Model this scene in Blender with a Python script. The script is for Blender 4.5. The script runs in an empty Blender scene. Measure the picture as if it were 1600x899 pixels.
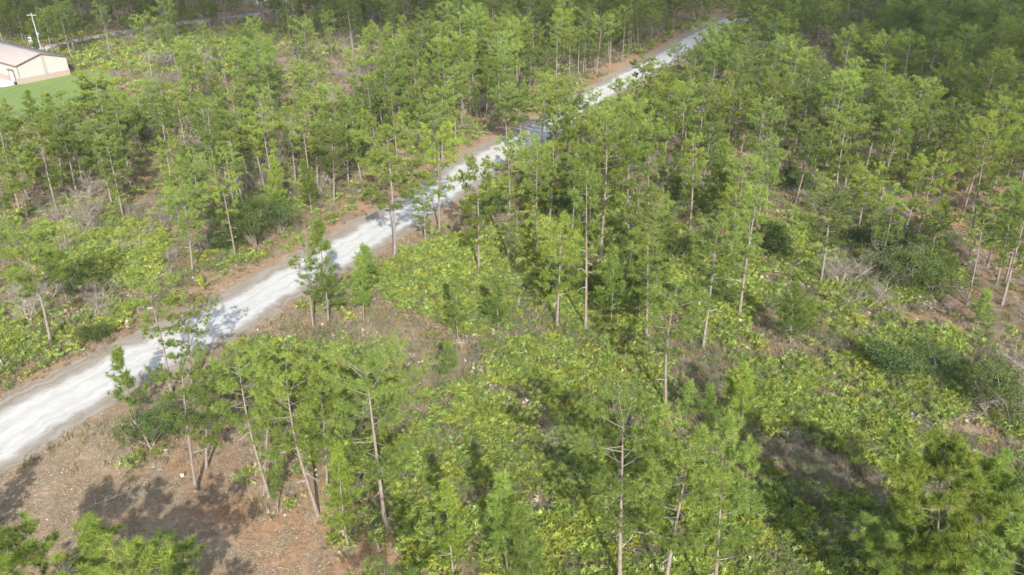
import bpy, math, random
import numpy as np
from mathutils import Matrix, Vector, noise as mnoise

S = bpy.context.scene
COL = S.collection
# ------------------------------------------------------------------ camera, sky, sun, exposure
CAM_H, PITCH, FPX = 40.0, math.radians(28.2), 1244.0
cam_data = bpy.data.cameras.new("camera"); cam = bpy.data.objects.new("camera", cam_data); COL.objects.link(cam)
cam.location = (0, 0, CAM_H); cam.rotation_euler = (math.pi/2 - PITCH, 0, 0)
cam_data.sensor_width = 36.0; cam_data.lens = 36.0*FPX/1600; cam_data.clip_start = 0.5; cam_data.clip_end = 9000
S.camera = cam
SUN_EL, SUN_AZ = math.radians(33), math.radians(11)      # sun stands behind the camera, a little to its right
sun_dir = Vector((math.sin(SUN_AZ)*math.cos(SUN_EL), -math.cos(SUN_AZ)*math.cos(SUN_EL), math.sin(SUN_EL)))
wd = bpy.data.worlds.new("World"); S.world = wd; wd.use_nodes = True
nt = wd.node_tree; nt.nodes.clear()
sky = nt.nodes.new("ShaderNodeTexSky"); sky.sky_type = 'NISHITA'; sky.sun_disc = False
sky.sun_elevation = SUN_EL; sky.sun_rotation = math.atan2(sun_dir.x, sun_dir.y)
sky.air_density = 1.3; sky.dust_density = 2.5
bg = nt.nodes.new("ShaderNodeBackground"); bg.inputs[1].default_value = 0.15
wo = nt.nodes.new("ShaderNodeOutputWorld")
nt.links.new(sky.outputs[0], bg.inputs[0]); nt.links.new(bg.outputs[0], wo.inputs[0])
sl = bpy.data.lights.new("sun", 'SUN'); sl.energy = 4.0; sl.angle = math.radians(0.6); sl.color = (1.0, 0.96, 0.89)
so = bpy.data.objects.new("sun", sl); COL.objects.link(so)
so.rotation_euler = sun_dir.to_track_quat('Z', 'Y').to_euler(); so.location = (60, -60, 120)
S.view_settings.view_transform = 'Standard'; S.view_settings.look = 'None'
S.view_settings.exposure = 0.78; S.view_settings.gamma = 1.0
S.cycles.max_bounces = 6; S.cycles.diffuse_bounces = 3; S.cycles.transmission_bounces = 3
S.cycles.volume_bounces = 0; S.cycles.glossy_bounces = 2

# ------------------------------------------------------------------ survey helpers: read a place in the photo as a place on the ground
CT, ST = math.cos(PITCH), math.sin(PITCH)
def ground(x, y, z=0.0):
    dx = (x-800)/FPX; dy = -(y-449.5)/FPX
    d = (dx, CT+dy*ST, -ST+dy*CT); k = (CAM_H-z)/-d[2]
    return d[0]*k, d[1]*k
def depth(x, y, z=0.0): return y*CT + (CAM_H-z)*ST
def proj(x, y, z=0.0):
    v = z-CAM_H; zf = y*CT - v*ST
    return 800+FPX*x/zf, 449.5-FPX*(y*ST+v*CT)/zf
def projv(P, z=0.0):
    v = z-CAM_H; zf = np.maximum(P[:, 1]*CT - v*ST, 1e-3)
    return np.stack([800+FPX*P[:, 0]/zf, 449.5-FPX*(P[:, 1]*ST+v*CT)/zf], 1)
def inpoly(Q, poly):
    x, y = Q[:, 0], Q[:, 1]; r = np.zeros(len(Q), bool); n = len(poly)
    for i in range(n):
        x1, y1 = poly[i]; x2, y2 = poly[(i+1) % n]
        if y1 == y2: continue
        r ^= ((y1 > y) != (y2 > y)) & (x < (x2-x1)*(y-y1)/(y2-y1)+x1)
    return r

ROAD = [(-72, -20)] + [ground(*p) for p in ((-30, 698), (100, 625), (250, 546), (400, 462), (560, 377), (650, 322), (735, 266), (815, 220), (935, 148), (1015, 103), (1115, 43))]
ROAD.append((ROAD[-1][0]+9, ROAD[-1][1]+14))
def seg_dist(P, line):
    """signed distance (+ = right of the direction of travel)"""
    best = np.full(len(P), 1e9); sg = np.ones(len(P))
    for (ax, ay), (bx, by) in zip(line[:-1], line[1:]):
        dx, dy = bx-ax, by-ay; L2 = dx*dx+dy*dy
        t = np.clip(((P[:, 0]-ax)*dx+(P[:, 1]-ay)*dy)/L2, 0, 1)
        ex, ey = P[:, 0]-(ax+t*dx), P[:, 1]-(ay+t*dy); d = np.hypot(ex, ey)
        s = np.sign(ex*dy-ey*dx); m = d < best; best[m] = d[m]; sg[m] = s[m]
    return best*sg
FAR_ROAD = [ground(*p) for p in ((-260, 118), (20, 84), (70, 77), (110, 66), (195, 50), (330, 31), (430, 18), (560, 2))]

def vnoise(x, y, s, seed=0.0):
    """cheap smooth value noise, vectorised, 0..1"""
    X = np.asarray(x)/s + seed*17.31; Y = np.asarray(y)/s - seed*9.77
    xi = np.floor(X).astype(np.int64); yi = np.floor(Y).astype(np.int64); fx = X-xi; fy = Y-yi
    fx = fx*fx*(3-2*fx); fy = fy*fy*(3-2*fy)
    def h(a, b):
        n = (a*374761393 + b*668265263) & 0x7fffffff; n = ((n ^ (n >> 13))*1274126177) & 0x7fffffff
        return ((n ^ (n >> 16)) & 0xffff)/65535.0
    return (h(xi, yi)*(1-fx)+h(xi+1, yi)*fx)*(1-fy)+(h(xi, yi+1)*(1-fx)+h(xi+1, yi+1)*fx)*fy
def terrain(x, y):
    x = np.atleast_1d(np.asarray(x, float)); y = np.atleast_1d(np.asarray(y, float))
    P = np.stack([x, y], 1)
    a = np.clip((np.abs(seg_dist(P, ROAD))-6.0)/6.0, 0, 1)
    b = np.clip((np.hypot((x+112)/62.0, (y-158)/50.0)-1.0)*1.2, 0, 1)
    c = np.clip((np.abs(seg_dist(P, FAR_ROAD))-4.0)/5.0, 0, 1)
    return a*b*c*((vnoise(x, y, 9, 1)-.5)*.35+(vnoise(x, y, 3.1, 2)-.5)*.14)

# ------------------------------------------------------------------ materials
MATS = {}
def mat(name):
    m = bpy.data.materials.new(name); m.use_nodes = True; t = m.node_tree; t.nodes.clear(); MATS[name] = m
    o = t.nodes.new("ShaderNodeOutputMaterial")
    return m, t, o
class NB:
    def __init__(s, t): s.t = t
    def n(s, typ, **kw):
        nd = s.t.nodes.new(typ)
        for k, v in kw.items(): setattr(nd, k, v)
        return nd
    def l(s, a, b): s.t.links.new(a, b)
    def noise(s, scale, detail=4, rough=.55, vec=None, dist=0.0):
        nd = s.n("ShaderNodeTexNoise"); nd.inputs['Scale'].default_value = scale; nd.inputs['Detail'].default_value = detail
        nd.inputs['Roughness'].default_value = rough; nd.inputs['Distortion'].default_value = dist
        if vec is not None: s.l(vec, nd.inputs['Vector'])
        return nd.outputs['Fac']
    def ramp(s, fac, stops):
        nd = s.n("ShaderNodeValToRGB"); el = nd.color_ramp.elements
        while len(el) < len(stops): el.new(0.5)
        for e, (p, c) in zip(el, stops): e.position = p; e.color = (*c, 1) if len(c) == 3 else c
        s.l(fac, nd.inputs[0]); return nd.outputs[0]
    def mix(s, f, a, b, blend='MIX'):
        nd = s.n("ShaderNodeMix", data_type='RGBA', blend_type=blend)
        for sock, v in ((nd.inputs[0], f), (nd.inputs[6], a), (nd.inputs[7], b)):
            if isinstance(v, (int, float)): sock.default_value = v
            elif isinstance(v, tuple): sock.default_value = (*v, 1)
            else: s.l(v, sock)
        return nd.outputs[2]
    def math(s, op, a, b=0.0, c=0.0, clamp=False):
        nd = s.n("ShaderNodeMath", operation=op, use_clamp=clamp)
        for sock, v in zip(nd.inputs, (a, b, c)):
            if isinstance(v, (int, float)): sock.default_value = v
            else: s.l(v, sock)
        return nd.outputs[0]
    def maprange(s, v, a, b, c=0.0, d=1.0):
        nd = s.n("ShaderNodeMapRange"); s.l(v, nd.inputs[0])
        for i, q in enumerate((a, b, c, d)): nd.inputs[i+1].default_value = q
        return nd.outputs[0]
    def bsdf(s, col, rough=.7, spec=.3, normal=None):
        nd = s.n("ShaderNodeBsdfPrincipled")
        if isinstance(col, tuple): nd.inputs['Base Color'].default_value = (*col, 1)
        else: s.l(col, nd.inputs['Base Color'])
        nd.inputs['Roughness'].default_value = rough; nd.inputs['Specular IOR Level'].default_value = spec
        if normal is not None: s.l(normal, nd.inputs['Normal'])
        return nd.outputs[0]
    def bump(s, h, strength, dist=.05):
        nd = s.n("ShaderNodeBump"); nd.inputs['Strength'].default_value = strength; nd.inputs['Distance'].default_value = dist
        s.l(h, nd.inputs['Height']); return nd.outputs[0]

def leaf_mat(name, dark, light, rough=.55, spec=.25, trans=.45, warm=(1.18, 1.08, .78), vary=.35):
    """leaves: 'tint' vertex attribute: r = shade 0..1, g = dead 0..1; each plant also gets its own hue"""
    m, t, o = mat(name); b = NB(t)
    at = b.n("ShaderNodeAttribute", attribute_name="tint"); sep = b.n("ShaderNodeSeparateColor"); b.l(at.outputs['Color'], sep.inputs[0])
    oi = b.n("ShaderNodeObjectInfo")
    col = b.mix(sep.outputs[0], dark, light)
    wcol = b.mix(1.0, col, warm, 'MULTIPLY')
    col = b.mix(b.maprange(oi.outputs['Random'], .35, 1.0, 0, 1), col, wcol)
    r2 = b.math('FRACT', b.math('MULTIPLY', oi.outputs['Random'], 37.7))
    val = b.maprange(r2, 0, 1, 1-vary, 1+vary*.6)
    hsv = b.n("ShaderNodeHueSaturation"); b.l(val, hsv.inputs['Value']); b.l(col, hsv.inputs['Color'])
    col = b.mix(sep.outputs[1], hsv.outputs[0], (.33, .19, .09))
    p = b.bsdf(col, rough, spec)
    tr = b.n("ShaderNodeBsdfTranslucent"); b.l(b.mix(1.0, col, (1.1, 1.15, .7), 'MULTIPLY'), tr.inputs[0])
    mx = b.n("ShaderNodeMixShader"); mx.inputs[0].default_value = trans; b.l(p, mx.inputs[1]); b.l(tr.outputs[0], mx.inputs[2])
    b.l(mx.outputs[0], o.inputs[0]); return m
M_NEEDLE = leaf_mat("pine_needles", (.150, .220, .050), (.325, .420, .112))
M_YNEEDLE = leaf_mat("young_pine_needles", (.148, .232, .055), (.310, .415, .110))
M_PALM = leaf_mat("palmetto_leaves", (.115, .195, .040), (.385, .49, .125), .38, .6, .3, (1.3, 1.03, .65), .25)
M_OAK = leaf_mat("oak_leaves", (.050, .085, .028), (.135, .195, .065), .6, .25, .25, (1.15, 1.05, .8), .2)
M_SHRUB = leaf_mat("shrub_leaves", (.075, .120, .038), (.185, .245, .085), .6, .25, .2, (1.2, 1.0, .75), .3)

def tint_mat(name, a, bcol, rough=.85, spec=.1):
    m, t, o = mat(name); b = NB(t)
    at = b.n("ShaderNodeAttribute", attribute_name="tint"); sep = b.n("ShaderNodeSeparateColor"); b.l(at.outputs['Color'], sep.inputs[0])
    oi = b.n("ShaderNodeObjectInfo")
    col = b.mix(sep.outputs[0], a, bcol)
    hsv = b.n("ShaderNodeHueSaturation"); b.l(b.maprange(oi.outputs['Random'], 0, 1, .75, 1.25), hsv.inputs['Value']); b.l(col, hsv.inputs['Color'])
    b.l(b.bsdf(hsv.outputs[0], rough, spec), o.inputs[0]); return m
M_GRASS = tint_mat("dry_grass_blades", (.20, .155, .085), (.42, .34, .21))
M_GGRASS = tint_mat("green_grass_blades", (.10, .13, .04), (.27, .27, .10))
M_TWIG = tint_mat("grey_twigs", (.16, .13, .11), (.42, .37, .33))
M_DEADFAN = tint_mat("dead_palmetto_leaves", (.24, .19, .145), (.52, .45, .375))

m, t, o = mat("pine_bark"); b = NB(t); M_BARK = m
tc = b.n("ShaderNodeTexCoord"); mp = b.n("ShaderNodeMapping"); mp.inputs['Scale'].default_value = (7, 7, 1.6); b.l(tc.outputs['Object'], mp.inputs[0])
vo = b.n("ShaderNodeTexVoronoi"); vo.inputs['Scale'].default_value = 1.6; b.l(mp.outputs[0], vo.inputs['Vector'])
nz = b.noise(2.2, 5, .6, mp.outputs[0])
oi = b.n("ShaderNodeObjectInfo")
c1 = b.ramp(nz, [(.25, (.12, .10, .09)), (.5, (.25, .22, .20)), (.75, (.38, .355, .33))])
c1 = b.mix(b.maprange(vo.outputs['Distance'], 0, .25, .5, 0), c1, (.10, .07, .055))
c1 = b.mix(b.maprange(oi.outputs['Random'], 0, 1, 0, .35), c1, (.24, .16, .125))
b.l(b.bsdf(c1, .9, .1, b.bump(vo.outputs['Distance'], .5, .03)), o.inputs[0])
m, t, o = mat("dead_wood"); b = NB(t); M_DEADWOOD = m
tc = b.n("ShaderNodeTexCoord")
b.l(b.bsdf(b.ramp(b.noise(6, 4, .6, tc.outputs['Object']), [(.3, (.30, .27, .25)), (.7, (.58, .54, .50))]), .9, .1), o.inputs[0])

# ------------------------------------------------------------------ mesh collecting
class Geo:
    def __init__(s): s.V = []; s.F = []; s.M = []; s.T = []; s.n = 0; s.mats = []
    def mi(s, m):
        if m not in s.mats: s.mats.append(m)
        return s.mats.index(m)
    def tris(s, V, F, m, tint=None):
        V = np.asarray(V, np.float32).reshape(-1, 3); F = np.asarray(F, np.int64).reshape(-1, 3)
        s.V.append(V); s.F.append(F+s.n); s.M.append(np.full(len(F), s.mi(m), np.int32))
        T = np.ones((len(V), 4), np.float32); T[:, :3] = .5; T[:, 1] = 0
        if tint is not None: T[:, :tint.shape[1]] = tint
        s.T.append(T); s.n += len(V)
    def mesh(s, name, smooth=False):
        V = np.concatenate(s.V); F = np.concatenate(s.F).astype(np.int32); me = bpy.data.meshes.new(name)
        me.vertices.add(len(V)); me.vertices.foreach_set("co", V.ravel())
        me.loops.add(F.size); me.loops.foreach_set("vertex_index", F.ravel())
        me.polygons.add(len(F)); me.polygons.foreach_set("loop_start", np.arange(0, F.size, 3, dtype=np.int32))
        me.polygons.foreach_set("material_index", np.concatenate(s.M))
        if smooth: me.polygons.foreach_set("use_smooth", np.ones(len(F), bool))
        a = me.attributes.new("tint", 'FLOAT_COLOR', 'POINT'); a.data.foreach_set("color", np.concatenate(s.T).ravel())
        for m in s.mats: me.materials.append(m)
        me.update(calc_edges=True); return me
    def tube(s, pts, rad, m, sides=6, tint=None):
        pts = np.asarray(pts, float); k = len(pts); d = np.gradient(pts, axis=0); d /= np.linalg.norm(d, axis=1)[:, None]+1e-9
        ref = np.array([1., 0, 0]) if abs(d[0][0]) < .8 else np.array([0, 1., 0])
        u = np.cross(d, ref); u /= np.linalg.norm(u, axis=1)[:, None]+1e-9; w = np.cross(d, u)
        a = np.arange(sides)*2*math.pi/sides
        V = pts[:, None, :]+np.asarray(rad, float)[:, None, None]*(np.cos(a)[None, :, None]*u[:, None, :]+np.sin(a)[None, :, None]*w[:, None, :])
        F = []
        for i in range(k-1):
            for j in range(sides):
                p, q = i*sides+j, i*sides+(j+1) % sides; F += [(p, q, q+sides), (p, q+sides, p+sides)]
        tn = None if tint is None else np.tile(np.array([[tint, 0]], np.float32), (k*sides, 1))
        s.tris(V.reshape(-1, 3), F, m, tn)

def unit(v): return v/(np.linalg.norm(v, axis=-1, keepdims=True)+1e-9)
def add_tufts(g, C, A, rng, m, L=.27, n=26, w=.03, shade=None, dead=None, bias=.75):
    C = np.asarray(C, float); A = unit(np.asarray(A, float)); N = len(C)
    R = unit(rng.normal(size=(N, n, 3))); D = unit(R+A[:, None, :]*bias)
    base = C[:, None, :]-A[:, None, :]*rng.uniform(0, .16, (N, n, 1))
    ln = L*rng.uniform(.7, 1.1, (N, n, 1)); side = unit(np.cross(D, rng.normal(size=(N, n, 3))))*w*.5
    V = np.stack([base-side, base+side, base+D*ln], 2).reshape(-1, 3)
    F = np.arange(N*n*3).reshape(-1, 3)
    sh = (rng.uniform(0, 1, N) if shade is None else shade)
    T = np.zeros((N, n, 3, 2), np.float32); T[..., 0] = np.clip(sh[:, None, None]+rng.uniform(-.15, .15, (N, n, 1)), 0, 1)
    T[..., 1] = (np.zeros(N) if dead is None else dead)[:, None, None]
    g.tris(V, F, m, T.reshape(-1, 2))

PROF = {'round': ([0, .2, .5, .75, .92, 1], [.5, .78, 1, .98, .80, .55]),
        'flat': ([0, .2, .5, .75, .92, 1], [.4, .65, .9, 1, .88, .6]),
        'cone': ([0, .12, .35, .7, .92, 1], [.7, 1, .85, .55, .25, .1])}
def make_pine(seed, h, cf, R, prof='round', limbs=26, lower=5, tuftL=.29, young=False, twig_step=.25, nn=27, gappy=.12):
    """returns trunk mesh, crown mesh, list of dead-limb meshes and one merged mesh"""
    rng = np.random.default_rng(seed); gt, gc = Geo(), Geo(); gl = []
    k = 9; zs = np.linspace(0, 1, k); ph = rng.uniform(0, 6.28, 2); am = h*rng.uniform(.006, .018)
    px = am*(np.sin(zs*rng.uniform(2, 5)+ph[0])-math.sin(ph[0])); py = am*(np.sin(zs*rng.uniform(2, 5)+ph[1])-math.sin(ph[1]))
    path = np.stack([px, py, zs*h*.98], 1)
    r0 = .0095*h+.035 if not young else .007*h+.012
    rad = r0*(1-zs*.86)**.9; rad[0] *= 1.25
    gt.tube(path, rad, M_BARK, 7)
    at = lambda f: np.array([np.interp(f, zs, path[:, i]) for i in range(3)])
    TC, TA, TS = [], [], []; az = rng.uniform(0, 6.28)
    holes = rng.uniform(0, 6.28, 2)
    for i in range(limbs):
        t = (i+.5)/limbs; t = min(1, max(0, t+rng.uniform(-.03, .03))); f = 1-cf+cf*t*.98
        if young: az += math.radians(72)+rng.uniform(-.2, .2)
        else: az += 2.4+rng.uniform(-.5, .5)
        if rng.random() < gappy and t < .85: continue
        Ln = R*np.interp(t, *PROF[prof])*rng.uniform(.62, 1.12)
        if t < .6 and min(abs((az-hh+math.pi) % (2*math.pi)-math.pi) for hh in holes) < .5: Ln *= .6
        el = math.radians(np.interp(t, [0, .5, .85, 1], [-6, 10, 22, 48] if not young else [10, 30, 50, 68]))+rng.uniform(-.15, .15)
        b0 = at(f); q = 6; u = np.linspace(0, 1, q); rr = Ln*u
        hd = np.array([math.cos(az), math.sin(az), 0]); side = np.array([-hd[1], hd[0], 0])
        bend = rng.uniform(-.15, .15)
        P = b0+hd*(rr*math.cos(el))[:, None]+side*(bend*Ln*u*u)[:, None]; P[:, 2] = b0[2]+rr*math.sin(el)+.16*Ln*u*u
        gc.tube(P, (r0*.15+.004*Ln)*(1-u*.8)*(1 if not young else .6), M_BARK, 3)
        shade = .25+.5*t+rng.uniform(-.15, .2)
        s0 = .40 if not young else .12
        ks = max(2, int(Ln*(1-s0)/twig_step)+1)
        for j in range(ks):
            uu = s0+(1-s0)*(j+rng.uniform(.2, .9))/ks; p = np.array([np.interp(uu, u, P[:, c]) for c in range(3)])
            sd = 1 if j % 2 else -1
            tl = (.28+.36*Ln*(1-abs(uu-.6)))*rng.uniform(.5, 1.0)*(1 if not young else .5)
            d = unit(hd*rng.uniform(.3, 1)+side*sd*rng.uniform(.4, 1.1)+np.array([0, 0, rng.uniform(.15, .6)]))
            e = p+d*tl; gc.tube(np.array([p, (p+e)/2+np.array([0, 0, -.03]), e]), [.012, .009, .006], M_BARK, 3)
            TC.append(e); TA.append(d+np.array([0, 0, .5])); TS.append(shade)
            for q2 in range(3 if tl > .5 else 2):
                e2 = p+d*tl*rng.uniform(.45, .9)+rng.normal(size=3)*.14; TC.append(e2); TA.append(d+np.array([0, 0, .8])+rng.normal(size=3)*.3); TS.append(shade-.1)
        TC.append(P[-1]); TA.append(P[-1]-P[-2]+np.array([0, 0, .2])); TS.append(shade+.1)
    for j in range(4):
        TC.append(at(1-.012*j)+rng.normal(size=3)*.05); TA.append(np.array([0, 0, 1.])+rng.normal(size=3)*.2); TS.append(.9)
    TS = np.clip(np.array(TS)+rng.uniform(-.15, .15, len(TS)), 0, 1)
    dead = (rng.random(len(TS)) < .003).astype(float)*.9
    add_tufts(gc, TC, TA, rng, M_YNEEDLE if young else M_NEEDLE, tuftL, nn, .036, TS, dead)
    for i in range(lower):                                   # bare dead limbs below the crown
        g = Geo(); f = rng.uniform(max(.25, 1-cf-.28), 1-cf+.08); az = rng.uniform(0, 6.28); Ln = rng.uniform(.4, 1.5)*min(1, R/2); el = rng.uniform(-.2, .35)
        u = np.linspace(0, 1, 5); hd = np.array([math.cos(az), math.sin(az), 0]); P = at(f)+hd*(Ln*u)[:, None]; P[:, 2] += Ln*u*math.sin(el)+rng.normal(size=5)*.03; P[:, 1] += rng.normal(size=5)*.04
        g.tube(P, .026*(1-.75*u), M_DEADWOOD, 4)
        for j in range(2):
            p = P[2+j]; d = unit(hd+rng.normal(size=3)*.5); g.tube(np.array([p, p+d*Ln*.2, p+d*Ln*.35]), [.012, .009, .004], M_DEADWOOD, 3)
        gl.append(g)
    gm = Geo()
    for g in (gt, gc, *gl):
        off = gm.n; remap = {i: gm.mi(mm) for i, mm in enumerate(g.mats)}
        for V, F, Mi, T in zip(g.V, g.F, g.M, g.T):
            gm.V.append(V); gm.F.append(F+off); gm.M.append(np.array([remap[int(x)] for x in np.unique(Mi)], np.int32)[np.searchsorted(np.unique(Mi), Mi)]); gm.T.append(T)
        gm.n += g.n
    return dict(h=h, R=R, trunk=gt.mesh("pine_trunk", True), crown=gc.mesh("pine_crown"), limbs=[g.mesh("dead_limb") for g in gl], merged=gm.mesh("pine_merged"))

PINES = {
 'round': [make_pine(10+i, 11.0, cf, R, 'round', n, 5, .32) for i, (cf, R, n) in enumerate(((.64, 2.5, 32), (.52, 2.6, 30), (.70, 2.3, 36), (.58, 2.5, 30), (.46, 2.3, 26)))],
 'broad': [make_pine(30+i, 12.0, cf, R, 'flat', n, 6, .34) for i, (cf, R, n) in enumerate(((.58, 3.2, 34), (.48, 3.4, 32), (.62, 3.0, 36)))],
 'big': [make_pine(40+i, 11.5, cf, R, 'flat', n, 6, .44, twig_step=.25, nn=60, gappy=.04) for i, (cf, R, n) in enumerate(((.62, 3.0, 34), (.6, 3.3, 32)))],
 'narrow': [make_pine(50+i, 10.5, cf, R, 'round', n, 6, .30) for i, (cf, R, n) in enumerate(((.6, 1.5, 30), (.68, 1.7, 34), (.48, 1.4, 26)))],
 'sparse': [make_pine(70+i, 11.0, cf, R, 'flat', n, 9, .29, gappy=.25, nn=26, twig_step=.24) for i, (cf, R, n) in enumerate(((.55, 2.4, 24), (.48, 2.2, 20)))],
 'cone': [make_pine(90+i, 8.0, cf, R, 'cone', n, 2, .34, True, .3, 20, .3) for i, (cf, R, n) in enumerate(((.78, 1.45, 56), (.72, 1.3, 50), (.82, 1.6, 60)))],
 'young': [make_pine(110+i, 4.6, cf, R, 'cone', n, 0, .29, True, .26, 17, .28) for i, (cf, R, n) in enumerate(((.75, .85, 34), (.7, .75, 30), (.8, .95, 36)))],
}

# ------------------------------------------------------------------ undergrowth prototypes (meshes only)
def fan(g, rng, base, d, L, m, shade, blades=6, droop=.22, spread=3.3):
    """one fan leaf on its stalk"""
    d = unit(np.asarray(d, float)); up = np.array([0, 0, 1.]); s = unit(np.cross(d, up)+1e-6); nrm = unit(np.cross(s, d))
    st = L*rng.uniform(.8, 1.2); hub = base+d*st+np.array([0, 0, -.05*st])
    g.tris([base-s*.008, base+s*.008, hub+s*.006, hub-s*.006], [(0, 1, 2), (0, 2, 3)], m, np.tile([[shade*.7, 0]], (4, 1)).astype(np.float32))
    tilt = rng.uniform(-.2, 1.1); d2 = unit(d+nrm*tilt); nn = unit(np.cross(s, d2)); roll = rng.uniform(-.9, .9); s2 = unit(s*math.cos(roll)+nn*math.sin(roll)); nn = unit(np.cross(s2, d2))
    V, F, T = [], [], []
    for i in range(blades):
        a = (i/(blades-1)-.5)*spread; bd = unit(d2*math.cos(a)+s2*math.sin(a)+nn*(.35*abs(math.sin(a))+rng.uniform(-.12, .12))); ll = L*(.75+.25*math.cos(a))*rng.uniform(.7, 1.1)
        ws = unit(np.cross(bd, nn)+nn*rng.uniform(-.6, .6))*(.020+.010*rng.random())*L/.34; k = len(V)
        mid = hub+bd*ll*.5; tip = hub+bd*ll+np.array([0, 0, -droop*ll*rng.uniform(.1, 1.3)])
        q = (float(np.clip(shade+rng.uniform(-.3, .3), 0, 1)), .55*float(rng.random() < .06))
        V += [hub, mid-ws, mid+ws, tip]; F += [(k, k+1, k+2), (k+1, k+3, k+2)]; T += [q]*4
    g.tris(V, F, m, np.array(T, np.float32))
def make_palmetto(seed, n=11, L=.46, dead=3, h=.35):
    rng = np.random.default_rng(seed); g = Geo()
    for i in range(n):
        az = i*2.4+rng.uniform(-.4, .4); el = rng.uniform(.2, 1.35); d = np.array([math.cos(az)*math.cos(el), math.sin(az)*math.cos(el), math.sin(el)])
        fan(g, rng, np.array([rng.normal()*.22, rng.normal()*.22, h*rng.uniform(.2, 1)]), d, L*rng.uniform(.8, 1.15), M_PALM, rng.uniform(.1, 1), droop=.3)
    for i in range(dead):
        az = rng.uniform(0, 6.28); d = np.array([math.cos(az), math.sin(az), rng.uniform(-.2, .1)])
        fan(g, rng, np.array([0, 0, h*.5]), d, L*.9, M_DEADFAN, rng.uniform(0, 1), 9, .3, 1.5)
    g.tube(np.array([[0, 0, -.1], [.02, .03, h*.6], [.04, .02, h]]), [.09, .09, .06], M_DEADFAN, 5, .1)
    return g.mesh("palmetto")
def make_deadfans(seed, n=7):
    rng = np.random.default_rng(seed); g = Geo()
    for i in range(n):
        az = rng.uniform(0, 6.28); d = np.array([math.cos(az), math.sin(az), rng.uniform(-.15, .35)])
        fan(g, rng, np.array([rng.normal()*.2, rng.normal()*.2, .12+.2*rng.random()]), d, rng.uniform(.28, .45), M_DEADFAN, rng.uniform(.2, 1), 9, .35, rng.uniform(.9, 1.8))
    return g.mesh("dead_fans")
def make_grass(seed, m, n=38, H=.42, sp=.28):
    rng = np.random.default_rng(seed); g = Geo(); b0 = np.stack([rng.normal(size=n)*sp*.4, rng.normal(size=n)*sp*.4, np.zeros(n)-.02], 1)
    az = rng.uniform(0, 6.28, n); ln = H*rng.uniform(.5, 1.1, n); out = rng.uniform(.2, .9, n)
    d = np.stack([np.cos(az)*out, np.sin(az)*out, np.ones(n)], 1); d = unit(d); mid = b0+d*ln[:, None]*.6
    d2 = unit(d+np.stack([np.cos(az), np.sin(az), -np.ones(n)*.6], 1)*.7); tip = mid+d2*ln[:, None]*.5; s = np.stack([-np.sin(az), np.cos(az), np.zeros(n)], 1)*.011
    V = np.stack([b0-s, b0+s, mid+s*.8, mid-s*.8, tip], 1).reshape(-1, 3); F = (np.array([[0, 1, 2], [0, 2, 3], [3, 2, 4]])[None]+np.arange(n)[:, None, None]*5).reshape(-1, 3)
    T = np.repeat(np.stack([rng.uniform(0, 1, n), np.zeros(n)], 1), 5, 0).astype(np.float32); g.tris(V, F, m, T); return g.mesh("grass_tuft")
def twigs(g, rng, p, d, L, r, lv, m, fork=3, curl=.35, ends=None):
    k = 4; P = [p]; dd = d
    for i in range(k-1): dd = unit(dd+rng.normal(size=3)*curl*.4); P.append(P[-1]+dd*L/(k-1))
    g.tube(np.array(P), r*np.linspace(1, .5, k), m, 3 if lv < 3 else 5, rng.uniform(.2, 1))
    if lv == 0:
        if ends is not None: ends.append((P[-1], dd))
        return
    for i in range(fork):
        q = P[rng.integers(1, k)]; nd = unit(dd+rng.normal(size=3)*.75+np.array([0, 0, .15])); twigs(g, rng, q, nd, L*rng.uniform(.5, .8), r*.55, lv-1, m, fork, curl, ends)
def make_brush(seed, H=.8, stems=6, green=0):
    rng = np.random.default_rng(seed); g = Geo(); ends = []
    for i in range(stems):
        az = rng.uniform(0, 6.28); d = unit(np.array([math.cos(az)*.6, math.sin(az)*.6, 1])); twigs(g, rng, np.array([rng.normal()*.08, rng.normal()*.08, -.03]), d, H*rng.uniform(.4, .7), .011, 2, M_TWIG, 3, .4, ends)
    if green: leaves(g, rng, np.array([e[0] for e in ends]), M_SHRUB, green, .10, .05)
    return g.mesh("brush")
def leaves(g, rng, C, m, per, rad, sz, shade=None):
    N = len(C)*per; P = np.repeat(C, per, 0)+unit(rng.normal(size=(N, 3)))*rng.uniform(0, 1, (N, 1))**.5*rad
    d = unit(rng.normal(size=(N, 3))+np.array([0, 0, .3])); s = unit(np.cross(d, rng.normal(size=(N, 3)))); L = sz*rng.uniform(.7, 1.2, (N, 1))
    V = np.stack([P, P+d*L*.55+s*L*.32, P+d*L, P+d*L*.5-s*L*.32], 1).reshape(-1, 3); F = (np.array([[0, 1, 2], [0, 2, 3]])[None]+np.arange(N)[:, None, None]*4).reshape(-1, 3)
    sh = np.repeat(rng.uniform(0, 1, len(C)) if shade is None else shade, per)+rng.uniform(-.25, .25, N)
    T = np.repeat(np.stack([np.clip(sh, 0, 1), np.zeros(N)], 1), 4, 0).astype(np.float32); g.tris(V, F, m, T)
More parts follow.
